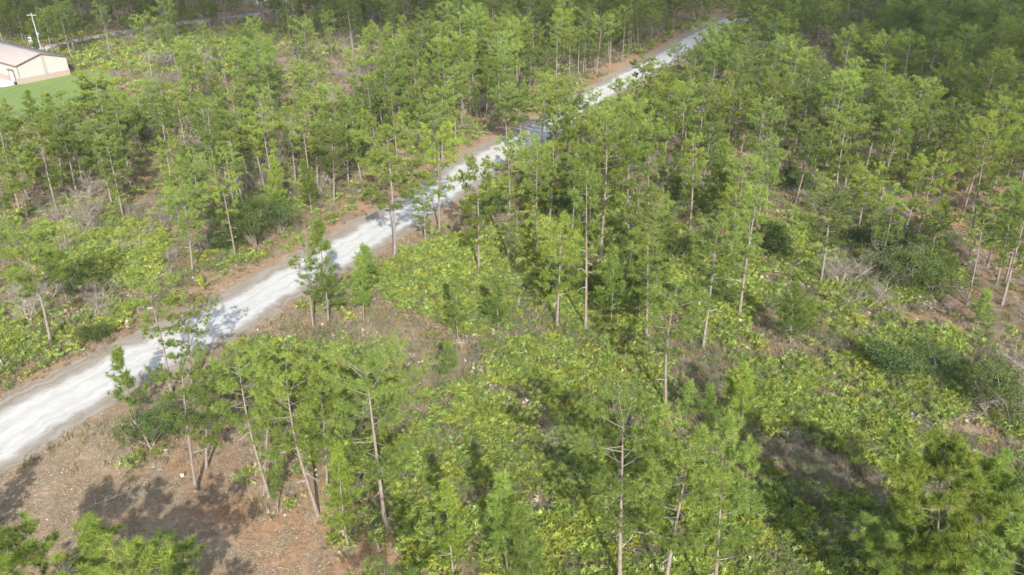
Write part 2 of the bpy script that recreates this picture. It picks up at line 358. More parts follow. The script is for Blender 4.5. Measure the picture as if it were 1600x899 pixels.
def make_bush(seed, W, H, lobes=7, clumps=150, per=16, m=None, sz=.11):
    """leafy shrub: stems (branches) and a crown of leaf clumps over several uneven lobes"""
    rng = np.random.default_rng(seed); gc, gs = Geo(), Geo(); C, Sh = [], []
    for i in range(lobes):
        a = rng.uniform(0, 6.28); r = W*.3*rng.random()**.5; c = np.array([math.cos(a)*r, math.sin(a)*r, H*rng.uniform(.4, .68)]); R = np.array([W*.27, W*.27, H*.3])*rng.uniform(.7, 1.15)
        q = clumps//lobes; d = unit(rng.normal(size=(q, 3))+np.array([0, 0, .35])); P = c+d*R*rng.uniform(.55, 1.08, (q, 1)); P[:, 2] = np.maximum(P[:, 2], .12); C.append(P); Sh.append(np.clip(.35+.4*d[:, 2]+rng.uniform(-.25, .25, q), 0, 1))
        gs.tube(np.array([[rng.normal()*.1, rng.normal()*.1, -.05], c*np.array([.5, .5, .5]), c]), [.05*W/3, .035*W/3, .015], M_TWIG, 5, .3)
        for j in range(4):
            e = C[-1][rng.integers(0, q)]; gs.tube(np.array([c, (c+e)/2, e]), [.014, .01, .005], M_TWIG, 3, .6)
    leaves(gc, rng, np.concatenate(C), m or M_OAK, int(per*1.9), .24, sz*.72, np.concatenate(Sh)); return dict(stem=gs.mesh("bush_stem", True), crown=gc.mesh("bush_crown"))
def make_bare(seed, H, lv=4, stems=3, spread=.5):
    rng = np.random.default_rng(seed); g = Geo()
    for i in range(stems):
        az = rng.uniform(0, 6.28); d = unit(np.array([math.cos(az)*spread, math.sin(az)*spread, 1])); twigs(g, rng, np.array([rng.normal()*.1, rng.normal()*.1, -.05]), d, H*rng.uniform(.4, .55), .0085*H+.01, lv, M_TWIG, 4, .35)
    return g

def coll(name, meshes):
    c = bpy.data.collections.new(name)
    for i, me in enumerate(meshes):
        o = bpy.data.objects.new(f"{name}_source_{i:02d}", me); c.objects.link(o)
    return c
C_PALM = coll("palmetto", [make_palmetto(200+i, n, L) for i, (n, L) in enumerate(((24, .36), (22, .33), (26, .38), (20, .31), (23, .35)))])
C_DEAD = coll("dead_fan", [make_deadfans(220+i) for i in range(3)])
C_GRASS = coll("grass", [make_grass(240, M_GRASS), make_grass(241, M_GRASS, 30, .3), make_grass(242, M_GRASS, 44, .55, .35), make_grass(243, M_GGRASS, 36, .36)])
C_BRUSH = coll("brush", [make_brush(260, .9), make_brush(261, .7, 5), make_brush(262, .8, 5, 3), make_brush(263, 1.0, 6, 4)])
C_SHRUB = coll("shrub", [make_brush(270+i, .9, 6, 8) for i in range(3)])
FAR_KINDS = ['round']*5+['narrow']*3+['broad']*3+['sparse']*2+['cone']*3
FAR_MESH = [p['merged'] for k in ('round', 'narrow', 'broad', 'sparse', 'cone') for p in PINES[k]]
C_PINE = coll("far_pine", FAR_MESH)

def scatter_nodes(name, collection):
    ng = bpy.data.node_groups.new(name, 'GeometryNodeTree')
    ng.interface.new_socket(name="Geometry", in_out='INPUT', socket_type='NodeSocketGeometry'); ng.interface.new_socket(name="Geometry", in_out='OUTPUT', socket_type='NodeSocketGeometry')
    N = ng.nodes.new; gi, go = N('NodeGroupInput'), N('NodeGroupOutput'); ci = N('GeometryNodeCollectionInfo'); iop = N('GeometryNodeInstanceOnPoints')
    ci.inputs['Collection'].default_value = collection; ci.inputs['Separate Children'].default_value = True; ci.inputs['Reset Children'].default_value = True
    def attr(n, typ):
        a = N('GeometryNodeInputNamedAttribute'); a.data_type = typ; a.inputs['Name'].default_value = n
        return [q for q in a.outputs if q.enabled and q.name == 'Attribute'][0]
    L = ng.links.new; L(gi.outputs[0], iop.inputs['Points']); L(ci.outputs[0], iop.inputs['Instance']); iop.inputs['Pick Instance'].default_value = True
    L(attr('idx', 'INT'), iop.inputs['Instance Index']); L(attr('rot', 'FLOAT_VECTOR'), iop.inputs['Rotation']); L(attr('scl', 'FLOAT_VECTOR'), iop.inputs['Scale'])
    L(iop.outputs[0], go.inputs[0]); return ng
def scatter(name, label, cat, collection, P, idx, rot, scl):
    """one 'stuff' object: geometry nodes put the plants on its points"""
    n = len(P); me = bpy.data.meshes.new(name); me.vertices.add(n)
    z = terrain(P[:, 0], P[:, 1]) if n else np.zeros(0)
    me.vertices.foreach_set("co", np.stack([P[:, 0], P[:, 1], z], 1).astype(np.float32).ravel())
    a = me.attributes.new('idx', 'INT', 'POINT'); a.data.foreach_set('value', idx.astype(np.int32))
    a = me.attributes.new('rot', 'FLOAT_VECTOR', 'POINT'); a.data.foreach_set('vector', rot.astype(np.float32).ravel())
    a = me.attributes.new('scl', 'FLOAT_VECTOR', 'POINT'); a.data.foreach_set('vector', scl.astype(np.float32).ravel())
    o = bpy.data.objects.new(name, me); COL.objects.link(o); o['kind'] = 'stuff'; o['label'] = label; o['category'] = cat
    md = o.modifiers.new("scatter", 'NODES'); md.node_group = scatter_nodes(name, collection); return o
def rnd_rot(rng, n, tilt=.08): return np.stack([rng.normal(size=n)*tilt, rng.normal(size=n)*tilt, rng.uniform(0, 6.28, n)], 1)

# ------------------------------------------------------------------ the ground
exec_zone = {}
POLY = dict(
 palmA=[(382, 560), (425, 530), (520, 522), (600, 530), (640, 560), (636, 610), (590, 640), (470, 640), (400, 610)],
 palmB=[(592, 430), (640, 392), (710, 372), (790, 372), (812, 420), (800, 520), (720, 530), (660, 500), (600, 470)],
 palmC=[(660, 600), (760, 545), (860, 530), (960, 520), (1040, 560), (1035, 640), (1080, 700), (1190, 780), (1230, 930), (640, 930), (620, 800), (560, 760), (520, 700), (640, 680)],
 palmD=[(1190, 350), (1250, 355), (1330, 420), (1400, 365), (1480, 390), (1510, 450), (1440, 478), (1330, 490), (1260, 450), (1200, 420)],
 palmE=[(1160, 570), (1270, 550), (1380, 600), (1440, 690), (1420, 760), (1280, 700), (1190, 680)],
 palmF=[(1340, 545), (1420, 512), (1510, 530), (1520, 640), (1450, 670), (1360, 610)],
 palmG=[(30, 370), (110, 345), (240, 347), (270, 385), (250, 430), (190, 440), (110, 450), (60, 440)],
 palmH=[(820, 300), (960, 300), (1060, 380), (1060, 440), (1010, 520), (900, 520), (840, 470), (810, 420)],
 palmI=[(1040, 380), (1180, 380), (1200, 480), (1120, 520), (1050, 480)],
 palmJ=[(1190, 740), (1330, 780), (1460, 830), (1500, 930), (1200, 930)],
 palmK=[(0, 510), (40, 520), (45, 555), (0, 560)],
 palmL=[(150, 480), (200, 470), (205, 500), (160, 520)],
 field=[(105, 82), (200, 62), (340, 48), (430, 62), (420, 110), (330, 130), (190, 108), (120, 108)],
 brushA=[(760, 455), (850, 455), (920, 520), (1060, 560), (1200, 500), (1330, 520), (1430, 560), (1300, 620), (1160, 700), (1060, 640), (900, 560), (760, 560)],
 brushB=[(380, 500), (590, 470), (760, 540), (760, 580), (650, 620), (600, 540), (420, 540)],
 strawR=[(1480, 250), (1640, 250), (1640, 530), (1480, 520), (1400, 500), (1470, 470), (1520, 440), (1400, 330)],
 lawn=[(-400, 150), (-10, 140), (35, 133), (112, 118), (165, 110), (185, 122), (160, 150), (125, 172), (60, 200), (-400, 260)],
)
def ground_zones(P):
    """real surface cover: r = white sand showing, g = living green low cover, b = red-brown pine straw"""
    Q = projv(P); d = seg_dist(P, ROAD); ad = np.abs(d); x, y = P[:, 0], P[:, 1]
    sand = np.clip(1.0-(ad-4.0)/2.5, 0, 1)*.30
    sand = np.maximum(sand, (inpoly(Q, [(380, -6), (460, -6), (450, 6), (390, 7)]))*1.0)
    sand = np.maximum(sand, inpoly(Q, [(430, 84), (465, 70), (560, 62), (560, 80), (470, 92)])*.45)
    sand = np.maximum(sand, inpoly(Q, [(0, 800), (60, 760), (150, 740), (420, 830), (520, 870), (420, 930), (-60, 930)])*.22)
    fd = np.abs(seg_dist(P, FAR_ROAD)); sand = np.maximum(sand, np.clip(1.0-(fd-2.5)/4, 0, 1)*.35)
    green = np.zeros(len(P)); straw = np.full(len(P), .45)
    for k in POLY:
        if k.startswith('palm') or k == 'field': green = np.maximum(green, inpoly(Q, POLY[k])*.45)
    straw = np.where(inpoly(Q, POLY['brushA']) | inpoly(Q, POLY['brushB']), .3, straw)
    straw = np.where(inpoly(Q, POLY['strawR']), 1.0, straw)
    straw = np.where(inpoly(Q, [(230, 640), (420, 640), (760, 930), (500, 930), (300, 800)]), .95, straw)
    straw = np.where((ad < 11) & (d < 0), .6, straw); straw = np.where((y > 70), np.maximum(straw, .6), straw)
    return np.stack([sand, green, straw, np.ones(len(P))], 1)
def grid_mesh(name, xs, ys, m, h=None, zones=True):
    X, Y = np.meshgrid(xs, ys); P = np.stack([X.ravel(), Y.ravel()], 1); Z = terrain(P[:, 0], P[:, 1]) if h is None else h(P)
    nx, ny = len(xs), len(ys); i = np.arange(nx*ny).reshape(ny, nx); F = np.stack([i[:-1, :-1], i[:-1, 1:], i[1:, 1:], i[1:, :-1]], -1).reshape(-1, 4).astype(np.int32)
    me = bpy.data.meshes.new(name); me.vertices.add(len(P)); me.vertices.foreach_set("co", np.stack([P[:, 0], P[:, 1], Z], 1).astype(np.float32).ravel())
    me.loops.add(F.size); me.loops.foreach_set("vertex_index", F.ravel()); me.polygons.add(len(F)); me.polygons.foreach_set("loop_start", np.arange(0, F.size, 4, dtype=np.int32))
    me.polygons.foreach_set("use_smooth", np.ones(len(F), bool))
    if zones: a = me.attributes.new("zone", 'FLOAT_COLOR', 'POINT'); a.data.foreach_set("color", ground_zones(P).astype(np.float32).ravel())
    me.materials.append(m); me.update(calc_edges=True); o = bpy.data.objects.new(name, me); COL.objects.link(o); return o

m, t, o = mat("forest_floor"); b = NB(t); M_GROUND = m
geo = b.n("ShaderNodeNewGeometry"); pos = geo.outputs['Position']
at = b.n("ShaderNodeAttribute", attribute_name="zone"); sep = b.n("ShaderNodeSeparateColor"); b.l(at.outputs['Color'], sep.inputs[0])
n1 = b.noise(.35, 6, .62, pos); n2 = b.noise(2.3, 6, .7, pos); n3 = b.noise(14, 4, .7, pos); n4 = b.noise(.12, 4, .6, pos)
tan = b.ramp(n2, [(.25, (.20, .155, .10)), (.5, (.34, .275, .19)), (.75, (.46, .40, .30))])
strw = b.ramp(n2, [(.25, (.17, .098, .058)), (.5, (.35, .205, .12)), (.8, (.47, .315, .20))])
col = b.mix(b.math('ADD', b.math('MULTIPLY', b.math('SUBTRACT', n1, .5), 2.2), sep.outputs[2], clamp=True), tan, strw)
duff = b.ramp(n3, [(.3, (.09, .07, .05)), (.7, (.24, .19, .14))])
col = b.mix(b.maprange(b.math('ADD', n4, b.math('MULTIPLY', n3, .25)), .62, .78, 0, .55), col, duff)
grn = b.ramp(n3, [(.3, (.07, .085, .025)), (.7, (.19, .20, .07))])
gf = b.math('MULTIPLY', sep.outputs[1], b.maprange(b.math('ADD', n2, b.math('MULTIPLY', n1, .5)), .55, .85, .1, 1.3), clamp=True)
col = b.mix(gf, col, grn)
snd = b.ramp(n2, [(.2, (.42, .37, .31)), (.5, (.60, .565, .51)), (.8, (.74, .72, .68))])
sm = b.math('ADD', b.math('MULTIPLY', n2, .8), b.math('MULTIPLY', n1, .35)); sm = b.math('ADD', sm, b.math('MULTIPLY', n3, .3))
sf = b.maprange(b.math('ADD', sm, b.math('MULTIPLY', sep.outputs[0], .62)), .98, 1.12, 0, 1)
col = b.mix(sf, col, snd)
speck = b.noise(38, 3, .8, pos)
col = b.mix(.55, col, b.mix(1.0, col, b.ramp(speck, [(.3, (.45, .45, .45)), (.5, (1, 1, 1)), (.72, (1.7, 1.6, 1.5))]), 'MULTIPLY'))
b.l(b.bsdf(col, .95, .05, b.bump(b.math('ADD', n3, n2), .55, .12)), o.inputs[0])

ys = np.concatenate([np.linspace(-60, 12, 12), 12+np.cumsum(np.geomspace(.55, 3.5, 190)), ]); ys = np.concatenate([ys, ys[-1]+np.cumsum(np.geomspace(4, 260, 60))])
xm = np.cumsum(np.geomspace(.5, 3.0, 130)); xm = np.concatenate([xm, xm[-1]+np.cumsum(np.geomspace(4, 260, 60))]); xs = np.concatenate([-xm[::-1], [0], xm])-10
gob = grid_mesh("ground", xs, ys, M_GROUND); gob['kind'] = 'structure'; gob['label'] = 'forest floor of pine straw, dry grass and patches of white sand'

# sand road: a sheet with ragged edges
def strip(name, line, half, step, seed, jag, m, z):
    pts = [np.array(line[0])]; 
    for a, c in zip(line[:-1], line[1:]):
        a, c = np.array(a), np.array(c); L = np.linalg.norm(c-a); n = max(1, int(L/step)); pts += [a+(c-a)*(i+1)/n for i in range(n)]
    pts = np.array(pts)
    for _ in range(25): pts[1:-1] = pts[1:-1]*.5+(pts[:-2]+pts[2:])*.25
    d = unit(np.gradient(pts, axis=0)); nr = np.stack([d[:, 1], -d[:, 0]], 1); s = np.cumsum(np.r_[0, np.linalg.norm(np.diff(pts, axis=0), axis=1)])
    off = lambda sd: half+(vnoise(s, s*0, 7, seed+sd)-.5)*jag*1.2+(vnoise(s, s*0, 1.7, seed+sd+3)-.5)*jag+(vnoise(s, s*0, .5, seed+sd+5)-.5)*jag*.7
    l, r = off(1), off(2); fr = np.linspace(0, 1, 9)
    W = pts[:, None, :]+nr[:, None, :]*(-l[:, None]+(l+r)[:, None]*fr[None])[..., None]
    V = np.concatenate([W, np.full(W.shape[:2]+(1,), z)], 2); k, q = W.shape[:2]; i = np.arange(k*q).reshape(k, q)
    F = np.stack([i[:-1, :-1], i[:-1, 1:], i[1:, 1:], i[1:, :-1]], -1).reshape(-1, 4)
    me = bpy.data.meshes.new(name); me.from_pydata(V.reshape(-1, 3).tolist(), [], F.tolist())
    a = me.attributes.new("across", 'FLOAT', 'POINT'); a.data.foreach_set("value", np.tile(fr, k).astype(np.float32))
    a = me.attributes.new("along", 'FLOAT', 'POINT'); a.data.foreach_set("value", np.repeat(s, q).astype(np.float32))
    me.materials.append(m); o = bpy.data.objects.new(name, me); COL.objects.link(o); o['kind'] = 'structure'; return o
def road_mat(name, cols, edge, track, core=.25, edge_rut=(.40, .37, .33)):
    m, t, o = mat(name); b = NB(t); geo = b.n("ShaderNodeNewGeometry"); pos = geo.outputs['Position']
    ac = b.n("ShaderNodeAttribute", attribute_name="across").outputs['Fac']; al = b.n("ShaderNodeAttribute", attribute_name="along").outputs['Fac']
    cb = b.n("ShaderNodeCombineXYZ"); b.l(b.math('MULTIPLY', ac, 12.0), cb.inputs[0]); b.l(b.math('MULTIPLY', al, .10), cb.inputs[1])
    st = b.noise(1.8, 6, .7, cb.outputs[0]); n2 = b.noise(.8, 6, .65, pos); n3 = b.noise(7, 5, .75, pos); n4 = b.noise(30, 3, .8, pos)
    c = b.ramp(b.math('ADD', b.math('MULTIPLY', st, .6), b.math('MULTIPLY', n2, .4)), [(.34, cols[0]), (.5, cols[1]), (.66, cols[2])])
    c = b.mix(b.maprange(n4, .45, .75, 0, .25), c, track)
    off = b.math('SUBTRACT', ac, .54); rut = b.math('ABSOLUTE', b.math('SUBTRACT', b.math('ABSOLUTE', b.math('ADD', off, b.math('MULTIPLY', b.math('SUBTRACT', n2, .5), .05))), .105)); c = b.mix(b.math('MULTIPLY', b.maprange(rut, .012, .045, 1, 0), b.maprange(st, .4, .6, .1, .6)), c, edge_rut)
    e = b.math('ABSOLUTE', off)                    # worn middle, verges on both sides
    e = b.math('ADD', e, b.math('MULTIPLY', b.math('SUBTRACT', n2, .5), .22)); e = b.math('ADD', e, b.math('MULTIPLY', b.math('SUBTRACT', n3, .5), .16)); e = b.math('ADD', e, b.math('MULTIPLY', b.math('SUBTRACT', st, .5), .30))
    ver = b.mix(b.maprange(b.math('ADD', st, b.math('MULTIPLY', n3, .5)), .62, .88, 0, 1), edge, b.mix(.25, cols[0], edge))
    ver = b.mix(b.maprange(n4, .4, .7, 0, .35), ver, tuple(q*.6 for q in edge))
    c = b.mix(b.maprange(e, core-.02, core+.07, 0, 1), c, ver)
    b.l(b.bsdf(c, .95, .05, b.bump(b.math('ADD', n3, b.math('MULTIPLY', st, 2)), .35, .06)), o.inputs[0]); return m
M_ROAD = road_mat("white_sand_road", ((.38, .365, .34), (.51, .50, .475), (.58, .57, .55)), (.26, .205, .15), (.34, .31, .275))
M_FROAD = road_mat("grey_dirt_road", ((.42, .39, .37), (.52, .49, .47), (.60, .57, .55)), (.35, .28, .20), (.32, .30, .28))
r = strip("sand_road", ROAD, 4.3, .5, 3, 1.0, M_ROAD, .006); r['label'] = 'straight white sand road crossing the forest from lower left to top right'
r = strip("dirt_road", FAR_ROAD, 2.3, 1.0, 9, .8, M_FROAD, .006); r['label'] = 'narrow grey dirt road behind the metal building'

# lawn
m, t, o = mat("mown_lawn"); b = NB(t); pos = b.n("ShaderNodeNewGeometry").outputs['Position']
mp = b.n("ShaderNodeMapping"); mp.inputs['Rotation'].default_value = (0, 0, .9); mp.inputs['Scale'].default_value = (1, .12, 1); b.l(pos, mp.inputs[0])
n1 = b.noise(.8, 3, .5, mp.outputs[0]); n2 = b.noise(.35, 6, .7, pos); n3 = b.noise(5, 4, .7, pos)
c = b.mix(n1, (.135, .20, .055), (.23, .30, .10)); c = b.mix(b.maprange(n2, .5, .8, 0, .6), c, (.24, .25, .09)); c = b.mix(b.maprange(n3, .4, .8, 0, .3), c, (.09, .17, .04))
b.l(b.bsdf(c, .8, .15, b.bump(n3, .5, .05)), o.inputs[0])
def ragged(poly, step, jag, seed):
    out = []; n = len(poly); rng = np.random.default_rng(seed)
    for i in range(n):
        a, c = np.array(poly[i]), np.array(poly[(i+1) % n]); k = max(1, int(np.linalg.norm(c-a)/step))
        for j in range(k): out.append(a+(c-a)*j/k+rng.normal(size=2)*jag)
    return out
def sheet(name, poly, z, m, label, step=1.0, jag=.15, seed=1):
    P = ragged(poly, step, jag, seed); me = bpy.data.meshes.new(name); me.from_pydata([(p[0], p[1], z) for p in P], [], [tuple(range(len(P)))])
    me.materials.append(m); o = bpy.data.objects.new(name, me); COL.objects.link(o); o['kind'] = 'structure'; o['label'] = label; return o
LAWN = [ground(*p) for p in ((-330, 215), (-260, 150), (-60, 112), (30, 108), (112, 112), (150, 109), (172, 113), (182, 124), (166, 142), (140, 158), (120, 172), (70, 176), (30, 186), (-20, 205), (-150, 225))]
sheet('lawn', LAWN, .012, MATS['mown_lawn'], 'bright green mown lawn around the metal building', 1.2, .35, 4)

# ------------------------------------------------------------------ things
def setp(o, label=None, cat=None, group=None):
    if label: o['label'] = label
    if cat: o['category'] = cat
    if group: o['group'] = group
    return o
def empty(name, loc, label, cat, group=None, rz=0.0):
    o = bpy.data.objects.new(name, None); COL.objects.link(o); o.location = loc; o.rotation_euler = (0, 0, rz); o.empty_display_size = .3
    return setp(o, label, cat, group)
def part(name, me, parent):
    o = bpy.data.objects.new(name, me); COL.objects.link(o); o.parent = parent; return o
def bx(g, m, x0, x1, y0, y1, z0, z1):
    V = [(x, y, z) for z in (z0, z1) for y in (y0, y1) for x in (x0, x1)]
    F = [(0, 2, 1), (1, 2, 3), (4, 5, 6), (5, 7, 6), (0, 1, 4), (1, 5, 4), (2, 6, 3), (3, 6, 7), (0, 4, 2), (2, 4, 6), (1, 3, 5), (3, 7, 5)]
    V = np.array(V, float)[np.array(F)].reshape(-1, 3); g.tris(V, np.arange(36).reshape(-1, 3), m)
def flat(name, col, rough=.6, spec=.3, nz=.12, sc=3.0):
    m, t, o = mat(name); b = NB(t); tc = b.n("ShaderNodeTexCoord"); f = b.noise(sc, 5, .65, tc.outputs['Object'])
    c = b.ramp(f, [(.3, tuple(q*(1-nz) for q in col)), (.7, tuple(min(1, q*(1+nz)) for q in col))]); b.l(b.bsdf(c, rough, spec), o.inputs[0]); return m
M_WALL = flat("cream_metal_siding", (.45, .435, .425), .5, .4, .05)
M_ROOF = flat("pinkish_tan_metal_roof", (.30, .265, .255), .45, .4, .06, .8)
M_WAIN = flat("tan_brick_wainscot", (.36, .30, .255), .85, .15, .15, 5)
M_TRIM = flat("brown_metal_trim", (.17, .13, .11), .5, .4)
M_WHITE = flat("white_paint", (.50, .51, .52), .5, .4, .04)
M_CONC = flat("pale_concrete", (.58, .55, .51), .9, .1, .1, 1.5)
M_PGREY = flat("grey_metal", (.42, .44, .45), .45, .5)
M_SHADOW = flat("cream_siding_shadow_tone", (.36, .34, .31), .5, .4, .05)  # siding colour with a cast shadow put into it
M_PLANTER = flat("dark_planter", (.05, .05, .05), .6, .3)

# metal building: local x = along the gable wall (away from the camera), local y = along the building to the left
C0, C1 = np.array(ground(34, 132)), np.array(ground(110, 117)); GW = float(np.linalg.norm(C1-C0)); ang = math.atan2(C1[1]-C0[1], C1[0]-C0[0])
BL, EV = 32.0, 3.75
mid = (C0+C1)/2
RG = min(np.arange(3.9, 9, .05), key=lambda h: abs(proj(mid[0], mid[1], h)[1]-84.5))
bd = empty('metal_building', (C0[0], C0[1], 0), 'cream metal building with tan roof and brick wainscot on the mown lawn', 'building', rz=ang)
g = Geo(); 
def quad(g, m, a, b_, c, d): g.tris([a, b_, c, d], [(0, 1, 2), (0, 2, 3)], m)
WZ = 1.1
g.tris([(0, 0, 0), (GW, 0, 0), (GW, 0, EV), (GW/2, 0, RG), (0, 0, EV)], [(0, 1, 2), (0, 2, 3), (0, 3, 4)], M_WALL)
g.tris([(0, BL, 0), (GW, BL, 0), (GW, BL, EV), (GW/2, BL, RG), (0, BL, EV)], [(2, 1, 0), (3, 2, 0), (4, 3, 0)], M_WALL)
quad(g, M_WALL, (0, 0, 0), (0, 0, EV), (0, BL, EV), (0, BL, 0)); quad(g, M_WALL, (GW, 0, 0), (GW, BL, 0), (GW, BL, EV), (GW, 0, EV))
k = 0.3
while k < GW-.2:
    zt = EV+(RG-EV)*(1-abs(k-GW/2)/(GW/2))-.05; bx(g, M_WALL, k, k+.06, -.035, -.003, WZ+.05, zt); k += .6
k = .3
while k < BL: 
    if not (1.2 < k < 4.6): bx(g, M_WALL, -.035, -.003, k, k+.06, WZ+.05, EV-.1)
    k += .6
part('wall', g.mesh('wall'), bd)
g = Geo(); bx(g, M_WAIN, -.08, GW+.08, -.08, -.037, 0, WZ); part('wainscot', g.mesh('wainscot'), bd)
g = Geo(); bx(g, M_WAIN, -.08, -.037, -.03, 1.75, 0, WZ); bx(g, M_WAIN, -.08, -.037, 4.05, BL, 0, WZ); part('wainscot', g.mesh('wainscot_side'), bd)
g = Geo(); OH = .25; sl_ = (RG-EV)/(GW/2)
for sgn in (0, 1):
    xa = -OH if sgn == 0 else GW+OH; za = EV-OH*sl_
    top = [(xa, -OH, za+.12), (GW/2, -OH, RG+.12), (GW/2, BL+OH, RG+.12), (xa, BL+OH, za+.12)]; bot = [(p[0], p[1], p[2]-.1) for p in top]
    F = [(0, 1, 2), (0, 2, 3), (4, 6, 5), (4, 7, 6), (0, 4, 5), (0, 5, 1), (3, 2, 6), (3, 6, 7), (0, 3, 7), (0, 7, 4)]
    g.tris(top+bot, F, M_ROOF)
    y = 0.0
    while y < BL:
        p0 = np.array([xa, y, za+.121]); p1 = np.array([GW/2, y, RG+.121]); g.tris([p0, p1, p1+[0, .06, 0], p0+[0, .06, 0], p0+[0, .03, .05], p1+[0, .03, .05]], [(0, 1, 5), (0, 5, 4), (3, 4, 5), (3, 5, 2), (0, 4, 3)], M_ROOF); y += .61
part('roof', g.mesh('roof'), bd)
g = Geo()
for sgn in (0, 1):
    xa = -OH if sgn == 0 else GW+OH; za = EV-OH*sl_
    a = np.array([xa, -OH-.02, za-.06]); c = np.array([GW/2, -OH-.02, RG-.06]); up = np.array([0, 0, .2]); bk = np.array([0, -.04, 0])
    g.tris([a, c, c+up, a+up, a+bk, c+bk, c+up+bk, a+up+bk], [(4, 5, 6), (4, 6, 7), (0, 2, 1), (0, 3, 2), (3, 7, 6), (3, 6, 2), (0, 5, 4), (0, 1, 5)], M_TRIM)
bx(g, M_TRIM, -.06, -.002, -.06, .06, WZ+.01, EV-.05)
part('roof_trim', g.mesh('trim'), bd)
g = Geo(); bx(g, M_TRIM, -OH-.14, -OH-.01, 0, BL, EV-.18, EV-.04); part('gutter', g.mesh('gutter'), bd)
g = Geo(); bx(g, M_WHITE, -.16, -.04, 2.0, 3.8, 0.02, 2.38); 
for i in range(5): bx(g, M_WHITE, -.175, -.162, 2.08, 3.72, .1+i*.45, .1+i*.45+.39)
dr = part('door', g.mesh('door'), bd)
g = Geo(); bx(g, M_TRIM, -.2, -.03, 1.8, 1.99, 0, 2.5); bx(g, M_TRIM, -.2, -.03, 3.81, 4.0, 0, 2.5); bx(g, M_TRIM, -.45, -.03, 1.8, 4.0, 2.51, 2.64); part('frame', g.mesh('door_frame'), dr)
g = Geo(); sx = GW*.5; bx(g, M_SHADOW, sx, sx+.55, -.06, -.038, WZ+.02, RG-.15); bx(g, M_WAIN, sx, sx+.55, -.13, -.082, .02, WZ); part('painted_shadow_strip', g.mesh('shadow_strip'), bd)  # thin proud strip drawing a cast shadow down the gable wall
g = Geo(); bx(g, M_CONC, -3.6, -.09, .6, 9.5, -.05, .07); o = part('concrete_pad', g.mesh('pad'), None); o.matrix_world = bd.matrix_basis.copy(); o.location = (C0[0], C0[1], 0); o.rotation_euler = (0, 0, ang)
setp(o, 'pale concrete pad in front of the white door of the metal building', 'concrete pad')
pt = np.array([C0[0], C0[1]])+np.array([math.cos(ang), math.sin(ang)])*-.9+np.array([-math.sin(ang), math.cos(ang)])*.5
g = Geo(); g.tube([[0, 0, .02], [0, 0, .45]], [.22, .32], M_PLANTER, 10); g.tris([(.3*math.cos(a), .3*math.sin(a), .4) for a in np.arange(10)*.628], [(0, i, i+1) for i in range(1, 9)], M_PLANTER)
pl = empty('planter', (pt[0], pt[1], 0), 'small dark planter at the corner of the metal building', 'planter'); part('pot', g.mesh('pot'), pl)
g = Geo(); rng = np.random.default_rng(5); leaves(g, rng, rng.normal(size=(14, 3))*.14+np.array([0, 0, .55]), M_OAK, 10, .12, .09); part('foliage', g.mesh('planter_leaves'), pl)

# utility pole and white sign behind the building
px, py = ground(66, 84)
g = Geo(); g.tube([[0, 0, -.3], [0, 0, 4], [0, 0, 9.2]], [.16, .14, .10], M_PGREY, 8)
up = empty('utility_pole', (px, py, 0), 'thin grey utility pole rising behind the roof of the metal building', 'utility pole'); part('pole', g.mesh('pole', True), up)
g = Geo(); bx(g, M_PGREY, -1.1, 1.1, -.06, .06, 8.6, 8.75); part('crossarm', g.mesh('crossarm'), up)
g = Geo(); g.tube([[.34, -.1, 3.6], [.34, -.1, 3.65], [.34, -.1, 4.7], [.34, -.1, 4.75]], [.1, .27, .27, .1], M_WHITE, 10); part('transformer', g.mesh('transformer'), up)
px, py = ground(52, 80)
sg = empty('sign', (px, py, 0), 'small blank white board on a post behind the metal building', 'sign', rz=.2)
g = Geo(); bx(g, M_PGREY, -.06, .06, .03, .14, -.1, 3.6); part('post', g.mesh('post'), sg); g = Geo(); bx(g, M_WHITE, -.42, .42, -.05, .03, 1.6, 3.2); part('panel', g.mesh('panel'), sg)
# white stake by the road
px, py = ground(9, 578); g = Geo(); g.tube([[0, 0, -.1], [-.18, .05, .7], [-.36, .1, 1.35]], [.045, .045, .04], M_WHITE, 6); o = part('stake', g.mesh('stake', True), None); o.location = (px, py, 0)
setp(o, 'leaning white marker stake beside the left edge of the sand road', 'stake')
# fallen log, stump
def ground_log(a, c, r, name, label, cat):
    A, B = np.array(ground(*a)), np.array(ground(*c)); d = B-A; L = np.linalg.norm(d); rng = np.random.default_rng(int(a[0])); g = Geo(); u = np.linspace(0, 1, 8)
    P = np.stack([d[0]*u+rng.normal(size=8)*.05, d[1]*u+rng.normal(size=8)*.05, np.full(8, r*.9)+rng.random(8)*.05], 1); g.tube(P, r*(1-.6*u), M_DEADWOOD, 7)
    for j in range(4):
        p = P[2+j]; g.tube([p, p+[rng.normal()*.4, rng.normal()*.4, .3]], [.03, .008], M_DEADWOOD, 4)
    o = part(name, g.mesh(name, True), None); o.location = (A[0], A[1], float(terrain(*A)[0])); setp(o, label, cat)
ground_log((1478, 409), (1530, 419), .13, 'fallen_log', 'pale fallen log lying on tan straw behind the dark green palmettos, right', 'log')
ground_log((120, 803), (190, 775), .035, 'fallen_branch', 'thin pale fallen branch on bare sandy ground near the bottom left crown', 'branch')
ground_log((690, 540), (745, 535), .05, 'fallen_branch', 'grey fallen branch at the lower edge of the roadside palmetto patch', 'branch')
px, py = ground(55, 822); g = Geo(); M_STUMP = flat("weathered_stump", (.20, .17, .15), .9, .1, .3, 9)
g.tube([[0, 0, -.1], [0, 0, .12], [.02, 0, .3]], [.26, .20, .17], M_STUMP, 9); g.tris([(.17*math.cos(a)+.02, .17*math.sin(a), .29) for a in np.arange(9)*.698], [(0, i, i+1) for i in range(1, 8)], M_STUMP)
